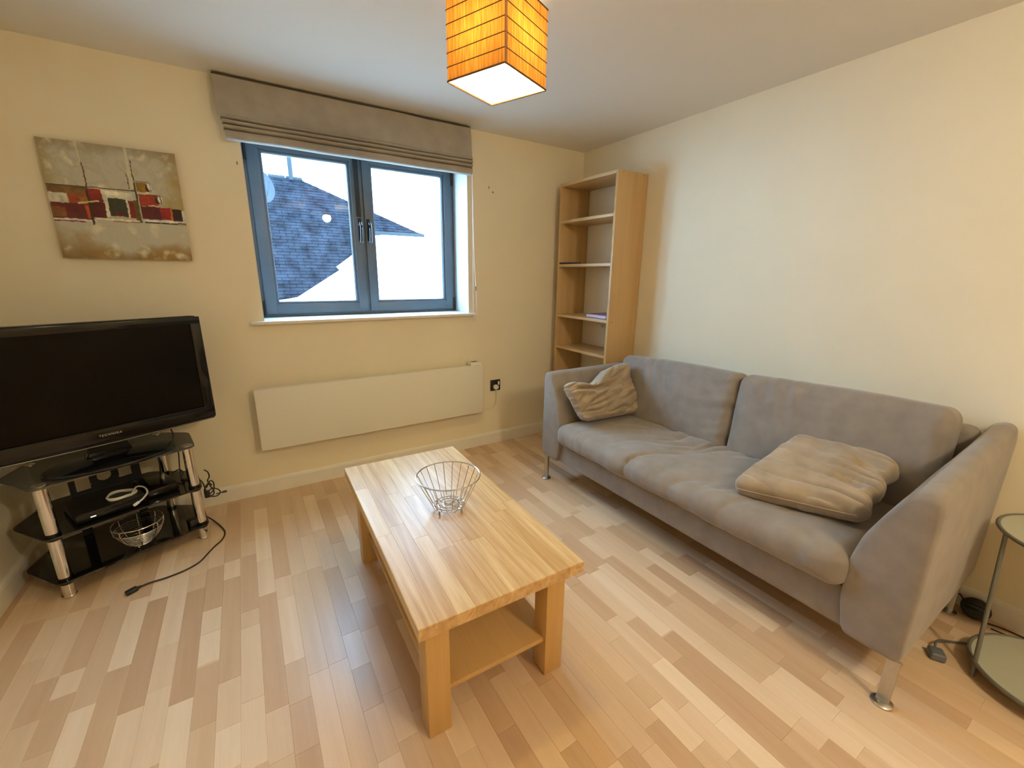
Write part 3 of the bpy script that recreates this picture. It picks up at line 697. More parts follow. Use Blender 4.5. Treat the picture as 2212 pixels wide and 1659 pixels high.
# ================================================================== SOFA
sf = thing('sofa', 'taupe suede two seat sofa on thin metal legs against the wall', 'sofa', (-.44, -1.66, 0))
def zt(p):     # the far end of the frame stands a touch higher
    t_ = max(0, min(1, (-p.y - .7) / 1.9))
    p.z += .07 * t_ * max(0, p.z - .15) / .65
    return p
def shear(bm):
    for v in bm.verts: zt(v.co)
    return bm
SX0, SX1 = -.862, -.03
def arm(sgn, yo):
    # cross-section (inner offset, z), outer side at 0
    prof = [(0, .172), (.160, .172), (.185, .30), (.185, .44), (.165, .54), (.125, .645), (.092, .70), (.072, .738), (.035, .752), (.008, .742), (0, .70)]
    prof = [(yo + sgn * a, z) for a, z in prof]
    t = NB(); n = 28; m = []
    # resample the closed profile with rounded corners
    t0 = NB(); vs = [t0.verts.new((0, y, z)) for y, z in prof]; t0.faces.new(vs)
    t0.free()
    P_ = [Vector((0, y, z)) for y, z in prof]; R = []
    for i in range(len(P_)):
        a, b, c = P_[i - 1], P_[i], P_[(i + 1) % len(P_)]
        r = min(.026, (a - b).length * .45, (c - b).length * .45)
        p0 = b + (a - b).normalized() * r; p1 = b + (c - b).normalized() * r
        for k in range(5):
            u = k / 4; R.append((1 - u) ** 2 * p0 + 2 * u * (1 - u) * b + u * u * p1)
    cen = sum(R, Vector()) / len(R)
    xs = [SX0 + .0 + .022 * (1 - math.cos(a)) for a in [PI / 2 * i / 5 for i in range(6)]] + [SX0 + .022 + (SX1 - SX0 - .03) * i / 18 for i in range(1, 19)] + [SX1]
    rings_ = []
    for xi, x in enumerate(xs):
        if x < SX0 + .022: ins = .022 * (1 - math.sqrt(max(0, 1 - ((SX0 + .022 - x) / .022) ** 2)))
        else: ins = 0 if xi < len(xs) - 1 else .006
        ring_ = []
        for p in R:
            d = (p - cen); q = p - d.normalized() * ins * 1.0
            zz_ = q.z + ((.0 if sgn < 0 else .075) * max(0, x - SX0) / .83 * max(0, q.z - .5) / .25)
            fold_ = .0022 * nz(x * 7, q.y * 10 + sgn, q.z * 7)
            ring_.append(t.verts.new((x, q.y + fold_, zz_ + fold_)))
        rings_.append(ring_)
    k = len(R)
    for a, b in zip(rings_, rings_[1:]):
        for j in range(k): t.faces.new((a[j], a[(j + 1) % k], b[(j + 1) % k], b[j]))
    t.faces.new(rings_[0]); t.faces.new(rings_[-1])
    bmesh.ops.recalc_face_normals(t, faces=t.faces)
    return t
obj('armrest', arm(-1, -.712), m_sofa, sf, angle=60); obj('armrest', arm(1, -2.606), m_sofa, sf, angle=60)
obj('seat_base', shear(box(NB(), (-.838, -2.47, .176), (-.05, -.87, .315), .012, 3)), m_sofa, sf)
t = softbox((.12, 1.72, .56), .04, (8, 60, 20)); bmesh.ops.translate(t, vec=(-.09, -1.66, .455), verts=t.verts)
obj('backrest', shear(t), m_sofa, sf, angle=60)
# seat cushion with creases
def ridge(n): return max(0, 1 - abs(n) * 3.2) ** 2
def seatdisp(p, n, u):
    y = -(p.y) + .0     # local: +y is window end
    d = 0
    # long soft creases slanting across the seat
    m1 = math.exp(-((p.y - .10) / .45) ** 2)
    q = p.y * 8.5 + p.x * 3.2 + 1.2 * nz(p.x * 3, p.y * 3, 4)
    d -= .017 * m1 * ridge(nz(q, p.x * 1.6, 2.2)) * (1 if n.z > .3 else .6)
    d += .008 * m1 * nz(q * .8, p.x * 1.4, 7.7)
    # short gathered folds on the rolled front edge
    fr = max(0, min(1, (-p.x - .20) / .12)); m2 = .35 + .65 * max(0, min(1, (.45 - p.y) / .6))
    d += .010 * fr * m2 * nz(p.y * 16 + p.x * 5, p.z * 4, 11) * (1 if n.z > -.4 else 0)
    d += .003 * nz(p.x * 7, p.y * 7, 3)
    return d
t = softbox((.67, 1.545, .135), .055, (56, 190, 12), (.022, .004, .014), seatdisp)
bmesh.ops.translate(t, vec=(-.565, -1.662, .378), verts=t.verts)
obj('seat_cushion', shear(t), m_sofa, sf, angle=70)
# back cushions
def backcush(y0, y1, seed, folds):
    wy = y1 - y0; cy_ = (y0 + y1) / 2
    def dsp(p, n, u):
        v = (p.y) / (wy / 2)      # +1 window end
        d = .004 * nz(p.y * 4, p.z * 4, seed)
        if n.x < .3:
            up = max(0, min(1, (p.z + .02) / .16))
            for (c, wdt, sl, am) in folds:
                q = (p.y - c) - sl * (p.z - .1)
                d += am * up * math.exp(-(q / wdt) ** 2) * (1 - max(0, (p.z - .14)) * 4) * (1 if p.z < .19 else .5)
            if seed == 1:       # tension creases towards the joint
                e = max(0, (-v - .45) / .55)
                d += .009 * e * nz(p.z * 22 + p.y * 5, p.y * 3, 6)
        return d
    t = softbox((.175, wy, .42), .05, (14, 110, 50), (.022, .006, .01), dsp)
    M = Matrix.Translation((-.245, cy_, .605)) @ Matrix.Rotation(math.radians(9), 4, 'Y')
    bmesh.ops.transform(t, matrix=M, verts=t.verts); return shear(t)
obj('back_cushion', backcush(-1.655, -.835, 1, ((.20, .012, .25, -.006), (.165, .010, .25, .006), (.11, .010, .3, -.008), (.07, .012, .3, .006), (.03, .012, .35, -.006))), m_sofa, sf, angle=70)
obj('back_cushion', backcush(-2.475, -1.665, 2, ((.25, .010, .12, -.006), (.215, .010, .12, .005), (.15, .012, .15, -.007), (.12, .010, .15, .004), (.07, .010, .2, -.004))), m_sofa, sf, angle=70)
for (x, y) in ((-.838, -.742), (-.838, -2.588), (-.10, -.742), (-.10, -2.575)):
    bm = NB(); box(bm, (x - .006, y - .017, .010), (x + .006, y + .017, .176), .001)
    lg = obj('leg', bm, m_brushed, sf)
    obj('foot_disc', lathe(NB(), [(0, 0), (.030, 0), (.030, .006), (.022, .011), (0, .012)], (x, y, 0), 24), m_brushed, lg)

# ---- loose cushions: a soft block mapped onto four corner points (s,t)=(0,0),(1,0),(1,1),(0,1)
def pillow(name, label, c, T_, r_, foldf, amp, plan, seed):
    c = [Vector(v) for v in c]; nrm = ((c[1] - c[0]).cross(c[3] - c[0])).normalized()
    A_, B_ = .22, .20
    t = softbox((2 * A_, 2 * B_, 2 * T_), r_, (110, 100, 14), (0, 0, .012))
    t.verts.ensure_lookup_table(); seamv = []
    for v in t.verts:
        s_ = v.co.x / (2 * A_) + .5; q = v.co.y / (2 * B_) + .5; w = v.co.z
        hs, hq = abs(s_ * 2 - 1), abs(q * 2 - 1)
        k = hs ** 4 * hq ** 4                       # draw the corners in a little, edges bowed
        s2, q2 = plan(s_, q)
        s2 = .5 + (s2 - .5) * (1 - .05 * k - .03 * (1 - hq ** 2) * hs ** 3); q2 = .5 + (q2 - .5) * (1 - .05 * k - .03 * (1 - hs ** 2) * hq ** 3)
        edge = max(hs, hq) ** 6
        th = w * (1 - .25 * k)
        if w > -T_ * .3: th += amp * foldf(s_, q) * (1 - .45 * edge)
        base = c[0] * (1 - s2) * (1 - q2) + c[1] * s2 * (1 - q2) + c[2] * s2 * q2 + c[3] * (1 - s2) * q2
        out = (base - sum(c, Vector()) / 4); out -= nrm * out.dot(nrm)
        puck = .006 * edge * nz(s_ * 14 + seed, q * 14, w * 12)
        v.co = base + nrm * th + (out.normalized() * puck if out.length > 1e-4 else Vector())
    bmesh.ops.recalc_face_normals(t, faces=t.faces)
    th_ = thing(name, label, 'cushion', tuple(sum(c, Vector()) / 4 - nrm * T_))
    obj('cushion_cover', t, m_pillow, th_, angle=80)
    def pt_(s_, q):
        s2, q2 = plan(s_, q); hs, hq = abs(s_ * 2 - 1), abs(q * 2 - 1); k = hs ** 4 * hq ** 4
        s2 = .5 + (s2 - .5) * (1 - .05 * k - .03 * (1 - hq ** 2) * hs ** 3); q2 = .5 + (q2 - .5) * (1 - .05 * k - .03 * (1 - hs ** 2) * hq ** 3)
        return c[0] * (1 - s2) * (1 - q2) + c[1] * s2 * (1 - q2) + c[2] * s2 * q2 + c[3] * (1 - s2) * q2
    n = 24; ed = [pt_(i / n, 0) for i in range(1, n)]
    cr1 = [p + (ed[0] - pt_(.04, 1)).normalized() * .003 for p in ed]
    obj('seam', tube(NB(), cr1, .0022, 6), m_pillow, th_, angle=80)
    return th_
def fL(s_, q):
    a = -1.5 * ridge(nz(s_ * 1.5 + q * 2.2, q * 4.5 - s_ * 3.2, 3)) + .9 * nz(s_ * 2.4 + q * 2, q * 6 - s_ * 4, 9)
    return a - 2.6 * math.exp(-((q - .86 + .32 * s_) / .055) ** 2) * max(0, 1 - abs(s_ - .35) * 1.6) + 1.2 * math.exp(-((q - .74 + .32 * s_) / .06) ** 2)
def planL(s_, q):
    return s_, q * (1 - .20 * math.exp(-((s_ - .36) / .17) ** 2) * q ** 3)
pillow('throw_cushion', 'creased brown suede cushion slumped against the left sofa arm',
       [(-.80, -1.035, .490), (-.325, -1.045, .475), (-.345, -.925, .805), (-.885, -.93, .715)], .048, .036, fL, .014, planL, 2)
def fR(s_, q):
    g = .30 + .95 * s_ ** 2
    return g * (-1.6 * ridge(nz(q * 8.0 + s_ * 2.4, s_ * 1.3, 13)) + 1.0 * nz(q * 6 + s_ * 1.6, s_ * 1.2, 21)) + .5 * nz(s_ * 4, q * 4, 5)
def planR(s_, q): return s_ + .03 * math.sin(q * 17) * max(0, s_ - .7) / .3, q
pillow('throw_cushion', 'wrinkled brown suede cushion lying flat on the sofa seat',
       [(-.838, -1.985, .502), (-.70, -2.40, .535), (-.335, -2.375, .640), (-.345, -1.995, .625)], .050, .036, fR, .018, planR, 6)

# ================================================================== TV STAND
AS = math.radians(24.5); OS = (-3.05, -.38, 0)
st = thing('tv_stand', 'three tier black glass corner stand with chrome posts', 'tv stand', OS, AS)
def shelfpoly(sc_=1.0):
    return [(-.275, -.135), (.275, -.135), (.335, .10), (.19, .29), (-.19, .29), (-.335, .10)]
def roundpoly(P_, r, n=5):
    out = []
    for i in range(len(P_)):
        a, b, c = Vector(P_[i - 1]), Vector(P_[i]), Vector(P_[(i + 1) % len(P_)])
        p0 = b + (a - b).normalized() * r; p1 = b + (c - b).normalized() * r
        for k in range(n + 1):
            u = k / n; out.append(tuple((1 - u) ** 2 * p0 + 2 * u * (1 - u) * b + u * u * p1))
    return out
poly = roundpoly(shelfpoly(), .03)
ZS = (.078, .285, .508)
m_bglass = mat('black_glass', (.006, .006, .007), .05, spec=.9, var=.05)
m_bglass2 = mat('top_glass_wall_reflection', (.075, .068, .052), .10, spec=.9, var=.05)  # lighter than the other shelves: the wall's olive reflection mixed into the colour
for z in ZS:
    obj('glass_shelf', prism(NB(), poly, z, z + .008, .0015, plane='xy'), m_bglass2 if z == ZS[2] else m_bglass, st, local=True)
posts = [(-.247, -.10), (.252, -.10), (-.225, .20), (.225, .20)]
for i, (x, y) in enumerate(posts):
    r = .022 if i < 2 else .018
    bm = NB(); cyl(bm, (x, y, 0.0), (x, y, .012), r * 1.05, seg=28, bev=.002); cyl(bm, (x, y, .012), (x, y, ZS[0] - .012), r * .95, seg=28)
    cyl(bm, (x, y, ZS[0] + .02), (x, y, ZS[1] - .012), r, seg=28); cyl(bm, (x, y, ZS[1] + .02), (x, y, ZS[2] - .002), r, seg=28)
    po = obj('chrome_post', bm, m_chrome, st, local=True)
    for z in ZS[:2]: obj('black_collar', cyl(NB(), (x, y, z - .013), (x, y, z + .021), r * 1.12, seg=28, bev=.003), m_blackgl, po, local=True)
    obj('post_cap', cyl(NB(), (x, y, ZS[2] + .0078), (x, y, ZS[2] + .0105), r * 1.05, seg=28, bev=.001), m_chrome, po, local=True)
# rear cable panel with cut-outs, upper tier
def panelholes(bm, y0, y1, x0, x1, z0_, z1_, holes):
    # grid of bars between holes: simple vertical strips
    xs = sorted(set([x0, x1] + [h_[0] for h_ in holes] + [h_[1] for h_ in holes]))
    for a, b in zip(xs, xs[1:]):
        hs = [h_ for h_ in holes if h_[0] <= a + 1e-6 and h_[1] >= b - 1e-6]
        if hs:
            h_ = hs[0]; box(bm, (a, y0, z0_), (b, y1, h_[2]), 0); box(bm, (a, y0, h_[3]), (b, y1, z1_), 0)
        else: box(bm, (a, y0, z0_), (b, y1, z1_), 0)
bm = NB(); yb0, yb1 = .232, .240
panelholes(bm, yb0, yb1, -.125, .140, .30, .506, [(-.103, -.052, .32, .40), (.055, .105, .335, .41)])
pn = obj('cable_panel', bm, m_blackpl, st, smooth=False, local=True)
# round cut-out: a bright wall-coloured disc is the wall seen through; cut with a boolean-free ring
bmd = bmesh.new(); bmd.from_mesh(pn.data)
pn.data.clear_geometry()
bmd.free()
def plate_with_holes(x0, x1, z0_, z1_, y0, y1):
    bm = NB(); hx0, hx1 = -.052, .055; cx_, cz_, rr = .0015, .365, .027
    for (a, b, c, d) in ((x0, -.103, z0_, z1_), (.105, x1, z0_, z1_), (-.103, -.052, z0_, .315), (-.103, -.052, .405, z1_), (.055, .105, z0_, .330), (.055, .105, .412, z1_), (-.052, .055, z0_, cz_ - .03), (-.052, .055, cz_ + .03, z1_)):
        box(bm, (a, y0, c), (b, y1, d))
    n = 32; out = []; inn = []
    for y in (y0, y1):
        o_ = []; i_ = []
        for k in range(n):
            a = 2 * PI * k / n; ca_, sa = math.cos(a), math.sin(a)
            m_ = 1 / max(abs(ca_) / .0535, abs(sa) / .03)
            o_.append(bm.verts.new((cx_ + ca_ * m_, y, cz_ + sa * m_))); i_.append(bm.verts.new((cx_ + rr * ca_, y, cz_ + rr * sa)))
        out.append(o_); inn.append(i_)
    for k in range(n):
        k2 = (k + 1) % n
        bm.faces.new((out[0][k], out[0][k2], inn[0][k2], inn[0][k])); bm.faces.new((out[1][k2], out[1][k], inn[1][k], inn[1][k2]))
        bm.faces.new((inn[0][k], inn[0][k2], inn[1][k2], inn[1][k]))
    return bm
bmx = plate_with_holes(-.125, .140, .294, .507, yb0, yb1); bmesh.ops.recalc_face_normals(bmx, faces=bmx.faces); bmx.to_mesh(pn.data); bmx.free()
obj('cable_column', box(NB(), (-.12, .225, .088), (-.085, .245, .284), .003), m_blackpl, st, local=True)
obj('cable_column', box(NB(), (.10, .225, .088), (.135, .245, .284), .003), m_blackpl, st, local=True)

# ---- TV
tv = thing('television', 'large black flat screen television on the glass stand', 'television', OS, AS)
TX0, TX1, TZ0, TZ1 = -.418, .425, .597, 1.135; yf = -.038
bot = [(TX0 + (TX1 - TX0) * i / 12, TZ0 + .006 - .008 * math.sin(PI * i / 12)) for i in range(13)]
outl = bot + [(TX1 + .002, TZ0 + .03), (TX1, TZ1 - .02), (TX1 - .012, TZ1 - .003), (TX1 - .03, TZ1), (TX0 + .03, TZ1), (TX0 + .012, TZ1 - .003), (TX0, TZ1 - .02), (TX0 - .002, TZ0 + .03)]
obj('casing', prism(NB(), outl, yf + .006, yf + .05, .006, 3, 'xz'), m_blackgl, tv, local=True)
bz = .048; zb = .672; zt_ = TZ1 - .040
bm = NB()
box(bm, (TX0 + .004, yf - .002, TZ0 + .015), (TX1 - .004, yf + .008, zb), .004, 3); box(bm, (TX0 + .004, yf - .002, zt_), (TX1 - .004, yf + .008, TZ1 - .004), .004, 3)
box(bm, (TX0 + .004, yf - .002, zb - .005), (TX0 + bz, yf + .008, zt_ + .005), .004, 3); box(bm, (TX1 - bz, yf - .002, zb - .005), (TX1 - .004, yf + .008, zt_ + .005), .004, 3)
bzl = obj('bezel', bm, m_blackgl, tv, local=True)
obj('bezel_ridge', tube(NB(), [(TX0 + bz, yf - .002, zb - .001), (TX1 - bz, yf - .002, zb - .001)], .0022, 8), m_blackgl, bzl, local=True)
obj('bottom_lip', tube(NB(), [(TX0 + .01 + (TX1 - TX0 - .02) * i / 16, yf + .002, TZ0 + .010 - .008 * math.sin(PI * i / 16)) for i in range(17)], .0035, 8), mat('clear_lip', (.08, .075, .06), .12, spec=.8), bzl, local=True)
obj('screen', box(NB(), (TX0 + bz - .002, yf + .004, zb - .004), (TX1 - bz + .002, yf + .009, zt_ + .004), 0), m_screen, tv, smooth=False, local=True)
obj('rear_housing', prism(NB(), [(-.30, .66), (.30, .66), (.34, .75), (.33, 1.0), (-.33, 1.0), (-.34, .75)], yf + .048, yf + .105, .02, 3, 'xz'), m_blackpl, tv, local=True)
obj('neck', prism(NB(), [(-.085, .530), (.085, .530), (.06, .60), (.05, .66), (-.05, .66), (-.06, .60)], yf + .048, yf + .085, .008, 3, 'xz'), m_blackgl, tv, local=True)
bs = NB(); lathe(bs, [(0, .010), (0, .0), (.222, .0), (.230, .006), (.226, .013), (.16, .020), (.07, .028), (0, .030)][1:], (0, -.03, ZS[2] + .0085), 56, .56)
obj('base_plate', bs, m_blackgl, tv, local=True)
fc = bpy.data.curves.new('brand', 'FONT'); fc.body = 'TECHNIKA'; fc.size = .0135; fc.align_x = 'CENTER'; fc.extrude = .0004; fc.space_character = 1.25
fo = bpy.data.objects.new('brand', fc); COL.objects.link(fo); bpy.context.view_layer.update()
tme = bpy.data.meshes.new_from_object(fo.evaluated_get(bpy.context.evaluated_depsgraph_get())); bpy.data.objects.remove(fo)
tme.transform(Matrix.Translation((.006, yf - .0028, .637)) @ Matrix.Rotation(PI / 2, 4, 'X')); tme.materials.clear(); tme.materials.append(m_silver)
to = bpy.data.objects.new('lettering', tme); to.parent = tv; COL.objects.link(to); to['label'] = 'small silver capitals on the lower bezel'

# ---- things on the stand
zm = ZS[1] + .0082
sb = thing('set_top_box', 'flat black box under the white cable coil, middle glass shelf', 'box', (*(Matrix.Translation(OS) @ Matrix.Rotation(AS, 4, 'Z') @ Vector((-.04, .02, zm))),), AS)
obj('box_body', box(NB(), (-.135, -.115, 0.004), (.105, .10, .043), .003), m_blackpl, sb, local=True)
obj('front_panel', box(NB(), (-.135, -.119, .006), (.105, -.114, .041), .002), m_blackgl, sb, local=True)
obj('power_led', box(NB(), (-.09, -.1205, .020), (-.072, -.1188, .024), .0005), m_led, sb, local=True)
for x in (-.11, .08):
    for y in (-.09, .08): obj('rubber_foot', cyl(NB(), (x, y, 0), (x, y, .0045), .008, seg=14), m_cable, sb, local=True)
mp_ = thing('media_player', 'glossy black box beside the set top box, right of shelf', 'box', (*(Matrix.Translation(OS) @ Matrix.Rotation(AS, 4, 'Z') @ Vector((.138, .03, zm))),), AS)
obj('box_body', box(NB(), (-.065, -.10, 0.003), (.062, .09, .040), .004), m_blackgl, mp_, local=True)
obj('front_panel', box(NB(), (-.062, -.104, .006), (.060, -.099, .036), .002), m_blackgl, mp_, local=True)
for x in (-.05, .05):
    for y in (-.08, .07): obj('rubber_foot', cyl(NB(), (x, y, 0), (x, y, .0035), .006, seg=14), m_cable, mp_, local=True)
# coil of white cable on the set-top box
cc = thing('cable_coil', 'coiled white cable with plug end on the black box', 'cable', (-3.04, -.40, zm + .0432))
pts = []; zc = zm + .0432 + .004
for i in range(72):
    a = -.3 + 2 * PI * i / 24; R_ = .050 + .005 * math.sin(i * .8); pts.append((-3.045 + R_ * math.cos(a), -.405 + R_ * .85 * math.sin(a), zc + .0032 * (i // 24) + .001 * math.sin(i)))
pts += [(-2.995, -.365, zc + .010), (-2.965, -.385, zc + .010), (-2.945, -.44, zc + .004), (-2.952, -.50, zc + .002), (-2.965, -.53, zc)]
obj('coil', tube(NB(), smoothpts(pts, 3), .0036, 8), m_wcable, cc)
obj('plug_end', cyl(NB(), (-2.964, -.527, zc), (-2.975, -.552, zc), .0062, seg=12, bev=.001), m_wcable, cc)
# wire basket on the bottom shelf
bk = thing('wire_basket', 'small chrome ringed wire basket on the bottom glass shelf', 'basket', (-3.005, -.43, ZS[0] + .008))
bx_, by_, bz_ = -3.005, -.43, ZS[0] + .008
for i in range(9):
    f_ = i / 8; R_ = .040 + .050 * f_ ** .7; obj('ring', ring(NB(), (bx_, by_, bz_ + .012 + .075 * f_), R_, .0017 if i < 8 else .003, 44, 6), m_wire, bk)
for i in range(8):
    a = 2 * PI * i / 8 + .2
    obj('rib', tube(NB(), smoothpts([(bx_ + r_ * math.cos(a), by_ + r_ * math.sin(a), bz_ + z_) for r_, z_ in ((.094, .118), (.092, .087), (.080, .055), (.064, .030), (.042, .012), (.02, .009))], 4), .0018, 6), m_wire, bk)
obj('rim', ring(NB(), (bx_, by_, bz_ + .118), .094, .0028, 48, 6), m_wire, bk)
for i in range(3):
    a = 2 * PI * i / 3 + .4
    t = NB(); bmesh.ops.create_icosphere(t, subdivisions=2, radius=.005); bmesh.ops.translate(t, vec=(bx_ + .04 * math.cos(a), by_ + .04 * math.sin(a), bz_ + .005), verts=t.verts); obj('foot', t, m_wire, bk)
# power adapter, right rear of bottom shelf
ad_ = thing('power_adapter', 'black power adapter on bottom glass shelf by right post', 'adapter', (-2.80, -.36, ZS[0] + .008))
obj('adapter_body', box(NB(), (-.035, -.02, 0), (.028, .022, .034), .005, 3, Matrix.Rotation(.5, 4, 'Z')), m_blackpl, ad_, local=True)
obj('white_sticker', box(NB(), (.0282, -.008, .008), (.0288, .008, .020), 0, 1, Matrix.Rotation(.5, 4, 'Z')), m_paper, ad_, local=True)
# cables
def cable(name, label, pts, r=.003, m_=None, n=6): return solo(name, label, 'cable', tube(NB(), smoothpts(pts, n), r, 8), m_ or m_cable)
cable('power_cable', 'black cable hanging behind the stand beside its right post', [(-2.865, -.19, .62), (-2.853, -.135, .50), (-2.848, -.14, .42), (-2.852, -.16, .34), (-2.853, -.18, .30), (-2.85, -.20, .297)])
t_ = thing('cable_tangle', 'tangled black leads looped behind the right chrome post', 'cable', (-2.72, -.3, .2))
for pts in ([(-2.735, -.315, .352), (-2.722, -.31, .335), (-2.720, -.30, .303), (-2.731, -.29, .279), (-2.722, -.3, .249), (-2.712, -.3, .225), (-2.714, -.31, .205), (-2.735, -.32, .20)],
            [(-2.740, -.30, .245), (-2.722, -.29, .275), (-2.708, -.29, .262), (-2.712, -.295, .225), (-2.735, -.30, .205), (-2.75, -.31, .22), (-2.745, -.31, .25), (-2.728, -.30, .268), (-2.716, -.29, .25)],
            [(-2.745, -.30, .21), (-2.72, -.295, .232), (-2.695, -.29, .22), (-2.686, -.29, .200), (-2.70, -.30, .188), (-2.725, -.31, .195), (-2.75, -.32, .215)],
            [(-2.90, -.20, .305), (-2.88, -.19, .32), (-2.85, -.20, .335), (-2.835, -.22, .32), (-2.845, -.24, .30), (-2.82, -.26, .298), (-2.78, -.27, .30), (-2.755, -.28, .27), (-2.745, -.30, .23)],
            [(-2.705, -.30, .200), (-2.69, -.30, .200), (-2.672, -.30, .202)]):
    obj('lead', tube(NB(), smoothpts(pts, 6), .0032, 8), m_cable, t_)
obj('lead_plug', cyl(NB(), (-2.676, -.30, .2015), (-2.656, -.30, .2025), .0055, seg=12), m_cable, t_)
obj('plug_block', box(NB(), (-2.752, -.325, .196), (-2.728, -.298, .232), .005, 3), m_cable, t_)
zf = .0045
fp = [(-2.79, -.27, .094), (-2.765, -.245, .05), (-2.740, -.235, .012), (-2.707, -.305, zf), (-2.689, -.376, zf), (-2.699, -.441, zf), (-2.733, -.497, zf), (-2.757, -.545, zf), (-2.787, -.60, zf), (-2.837, -.634, zf), (-2.902, -.652, zf), (-2.959, -.655, zf), (-2.990, -.670, zf + .004)]
fc_ = thing('floor_lead', 'black lead trailing from stand across floor to loose plug', 'cable', (-2.80, -.55, 0))
obj('lead', tube(NB(), smoothpts(fp, 6), .0036, 8), m_cable, fc_)
M = Matrix.Translation((-3.012, -.684, .010)) @ Matrix.Rotation(math.radians(32), 4, 'Z')
bm = NB(); box(bm, (-.026, -.012, -.009), (.016, .012, .009), .005, 3, M); cyl(bm, M @ Vector((.014, 0, 0)), M @ Vector((.030, 0, -.001)), .007, .004, seg=14)
obj('connector', bm, m_cable, fc_)

# ================================================================== SIDE TABLE
sdt = thing('side_table', 'two tier round frosted glass side table at right edge', 'table', (-.32, -2.88, 0))
def tier(cx_, cy_, z, r):
    obj('glass_disc', cyl(NB(), (cx_, cy_, z - .004), (cx_, cy_, z + .003), r - .005, seg=72, bev=.001), m_frost, sdt)
    obj('rim', ring(NB(), (cx_, cy_, z), r, .0065, 80, 10), m_rim, sdt)
U = (-.20, -2.835, .500, .195); D_ = (-.325, -2.885, .052, .205)
tier(*U); tier(*D_)
for a in (125, 245, 5):
    a = math.radians(a); p1 = Vector((U[0] + U[3] * math.cos(a), U[1] + U[3] * math.sin(a), U[2])); p0 = Vector((D_[0] + D_[3] * math.cos(a), D_[1] + D_[3] * math.sin(a), .0))
    if p1.x > -.012: p1.x = -.012
    obj('leg', tube(NB(), [p0, p0.lerp(p1, .5), p1], .0065, 12), m_rim, sdt)

# clutter between sofa and side table
bl_ = thing('cable_bundle', 'dark bundle of wound cable by the right baseboard', 'cable', (-.07, -2.65, 0))
for i in range(7):
    a = i * .5; pts = [(-.065 + .034 * math.cos(q) * math.cos(a) * 1.0, -2.645 + .036 * math.sin(q), .045 + .034 * math.cos(q) * math.sin(a)) for q in [2 * PI * k / 24 for k in range(24)]]
    obj('loop', tube(NB(), pts, .009, 8, True), m_cable, bl_)
obj('loop', tube(NB(), smoothpts([(-.06, -2.61, .05), (-.05, -2.59, .07), (-.045, -2.575, .04), (-.05, -2.55, .006), (-.07, -2.52, .006)], 5), .003, 8), m_cable, bl_)
cable('side_lead', 'black double lead lying on floor behind side table', [(-.075, -2.67, .006), (-.05, -2.72, .006), (-.045, -2.80, .006), (-.05, -2.92, .006), (-.08, -2.98, .006), (-.10, -2.90, .006), (-.085, -2.78, .006), (-.09, -2.70, .006)], .003)
gp = thing('grey_plug', 'grey mains plug with short flex on floor beside sofa', 'plug', (-.45, -2.63, 0))
obj('plug_body', box(NB(), (-.024, -.022, 0), (.024, .022, .030), .007, 3, Matrix.Translation((-.452, -2.625, 0)) @ Matrix.Rotation(.5, 4, 'Z')), m_grey, gp)
obj('flex', tube(NB(), smoothpts([(-.435, -2.615, .016), (-.40, -2.61, .03), (-.36, -2.62, .022), (-.31, -2.64, .006), (-.25, -2.69, .005), (-.2, -2.75, .005)], 6), .004, 8), m_grey, gp)

# ================================================================== OUTSIDE
hs = thing('neighbouring_house', 'slate roofed white house seen through the window', 'house', (0, 8, -3))
def rp(x, s_):       # point on the roof slope; s_=0 ridge, 1 lower edge
    return Vector((x, 8.0 - 2.3 * s_, 3.30 - 2.75 * s_))
dn = (rp(0, 1) - rp(0, 0)).normalized(); nr_ = dn.cross(Vector((1, 0, 0))); nr_ = nr_ if nr_.y < 0 else -nr_
# roof deck (thick) : ridge from x -4 to -1.0, hip falling to the eaves corner at x 1.23
deck = [rp(-5, 0), rp(-1.03, 0), rp(1.28, .37), rp(.2, .37), rp(-.9, 1), rp(-5, 1)]
bm = NB(); A = [bm.verts.new(p - nr_ * .02) for p in deck]; B = [bm.verts.new(p - nr_ * .15) for p in deck]; k = len(deck)
bm.faces.new(A); bm.faces.new(B[::-1])
for i in range(k): bm.faces.new((A[i], B[i], B[(i + 1) % k], A[(i + 1) % k]))
bmesh.ops.recalc_face_normals(bm, faces=bm.faces); rd = obj('roof_deck', bm, m_lead, hs, smooth=False)
bm = NB(); rr_ = random.Random(3); NR = 46
for r in range(NR):
    s0 = r / NR; s1 = (r + 1.25) / NR
    if s0 < .37: xmax = -1.03 + (2.31) * (s0 / .37)
    else: xmax = .2 + (-1.1) * ((s0 - .37) / .63)
    x = -4.0 - (r % 2) * .11
    while x < xmax:
        x2 = min(x + .22, xmax); 
        if x2 - x > .02:
            p = [rp(x + .004, s0), rp(x2 - .004, s0), rp(x2 - .004, s1), rp(x + .004, s1)]; lift = .012 + rr_.random() * .006
            a = [bm.verts.new(p[0] + nr_ * .002), bm.verts.new(p[1] + nr_ * .002), bm.verts.new(p[2] + nr_ * lift), bm.verts.new(p[3] + nr_ * lift), bm.verts.new(p[2]), bm.verts.new(p[3])]
            bm.faces.new((a[0], a[1], a[2], a[3])); bm.faces.new((a[3], a[2], a[4], a[5]))
        x += .22
bmesh.ops.recalc_face_normals(bm, faces=bm.faces)
sl = obj('slates', bm, m_slate, hs, smooth=False); sl['kind'] = 'stuff'
bm = NB()
for i in range(9):
    a = rp(-1.03, 0).lerp(rp(1.28, .37), i / 9); b = rp(-1.03, 0).lerp(rp(1.28, .37), (i + .93) / 9); cyl(bm, a + nr_ * .02, b + nr_ * .02, .05, seg=10)
obj('hip_tiles', bm, m_render, hs)
bm = NB()
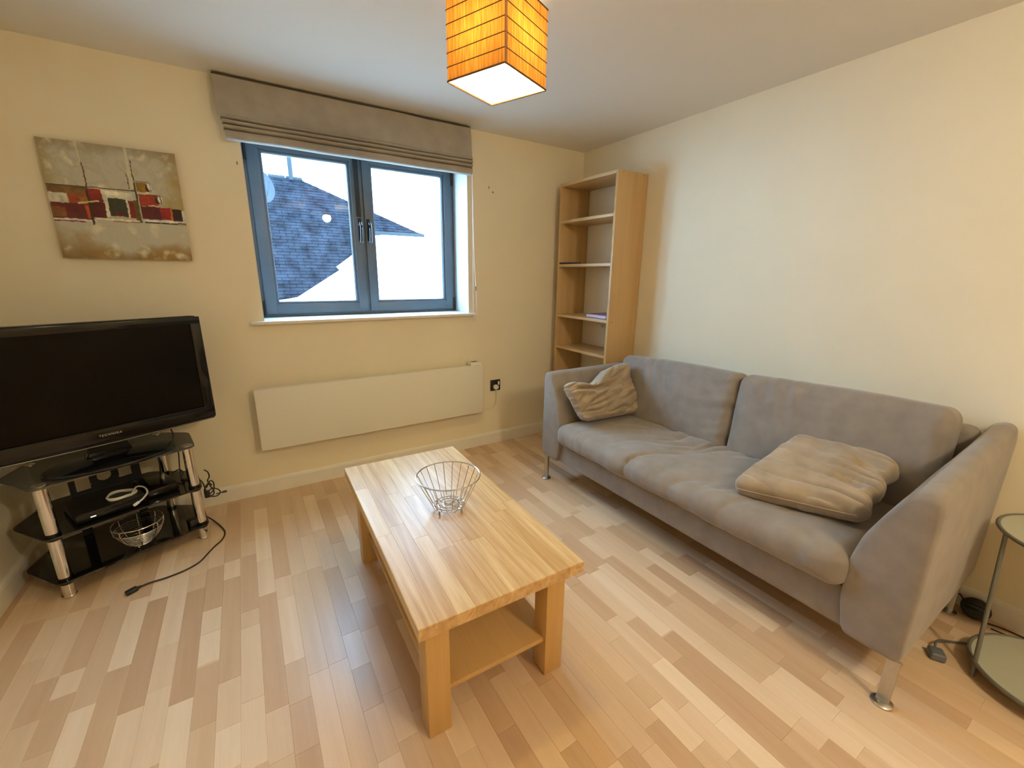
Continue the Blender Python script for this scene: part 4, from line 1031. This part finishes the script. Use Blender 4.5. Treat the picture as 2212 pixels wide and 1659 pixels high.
for i in range(12): cyl(bm, rp(-5 + i * .33, 0) + nr_ * .0, rp(-5 + i * .33 + .31, 0), .04, seg=10)
obj('ridge_tiles', bm, m_lead, hs)
# sun-white front gable wall that stands before the roof
gw = [(-2.02, -3), (-2.02, .86), (-1.88, .90), (-1.86, .94), (-1.60, 1.03), (-.574, 1.64), (-.50, 1.60), (-.16, 2.07), (3.6, 2.08), (3.6, -3)]
gw = [(-2.02, -3), (-2.02, .86), (-1.63, .92), (-.88, 1.40), (-.93, 1.46), (-.12, 2.05), (3.6, 2.06), (3.6, -3)]
obj('white_wall', prism(NB(), gw, 5.5, 5.68, 0, plane='xz'), m_render, hs, smooth=False)
obj('fascia', box(NB(), (-.1, 7.0, 2.16), (1.3, 7.06, 2.25), .005), m_lead, hs)
obj('flue_pipe', cyl(NB(), (-1.28, 7.9, 3.25), (-1.28, 7.9, 4.6), .045, seg=16), m_lead, hs)
obj('side_wall', box(NB(), (-5, 7.4, -3), (-.3, 7.5, .9), 0), m_render, hs, smooth=False)
ds = thing('satellite_dish', 'grey satellite dish at left edge of the slate roof', 'dish', (-2.02, 5.3, 2.5))
bm = NB(); lathe(bm, [(0, 0), (.08, .006), (.16, .028), (.22, .055), (.222, .060), (.16, .034), (.08, .012), (0, .006)], (0, 0, 0), 40, 1.15)
M = Matrix.Translation((-2.03, 5.4, 2.655)) @ Matrix.Rotation(math.radians(28), 4, 'Z') @ Matrix.Rotation(math.radians(78), 4, 'X')
bmesh.ops.transform(bm, matrix=M, verts=bm.verts); obj('reflector', bm, m_dish, ds)
obj('feed_arm', tube(NB(), smoothpts([M @ Vector((0, -.23, .05)), M @ Vector((0, -.14, .2)), M @ Vector((0, 0, .30))]), .012, 8), m_dish, ds)
obj('mast', tube(NB(), smoothpts([M @ Vector((0, 0, 0)), (-2.03, 5.6, 2.55), (-2.03, 5.8, 2.2), (-2.03, 6.1, 1.2)]), .02, 8), m_dish, ds)
struct('ground_outside', box(NB(), (-15, 1, -3.2), (15, 25, -3.0)), mat('paving', (.3, .3, .3), .9))
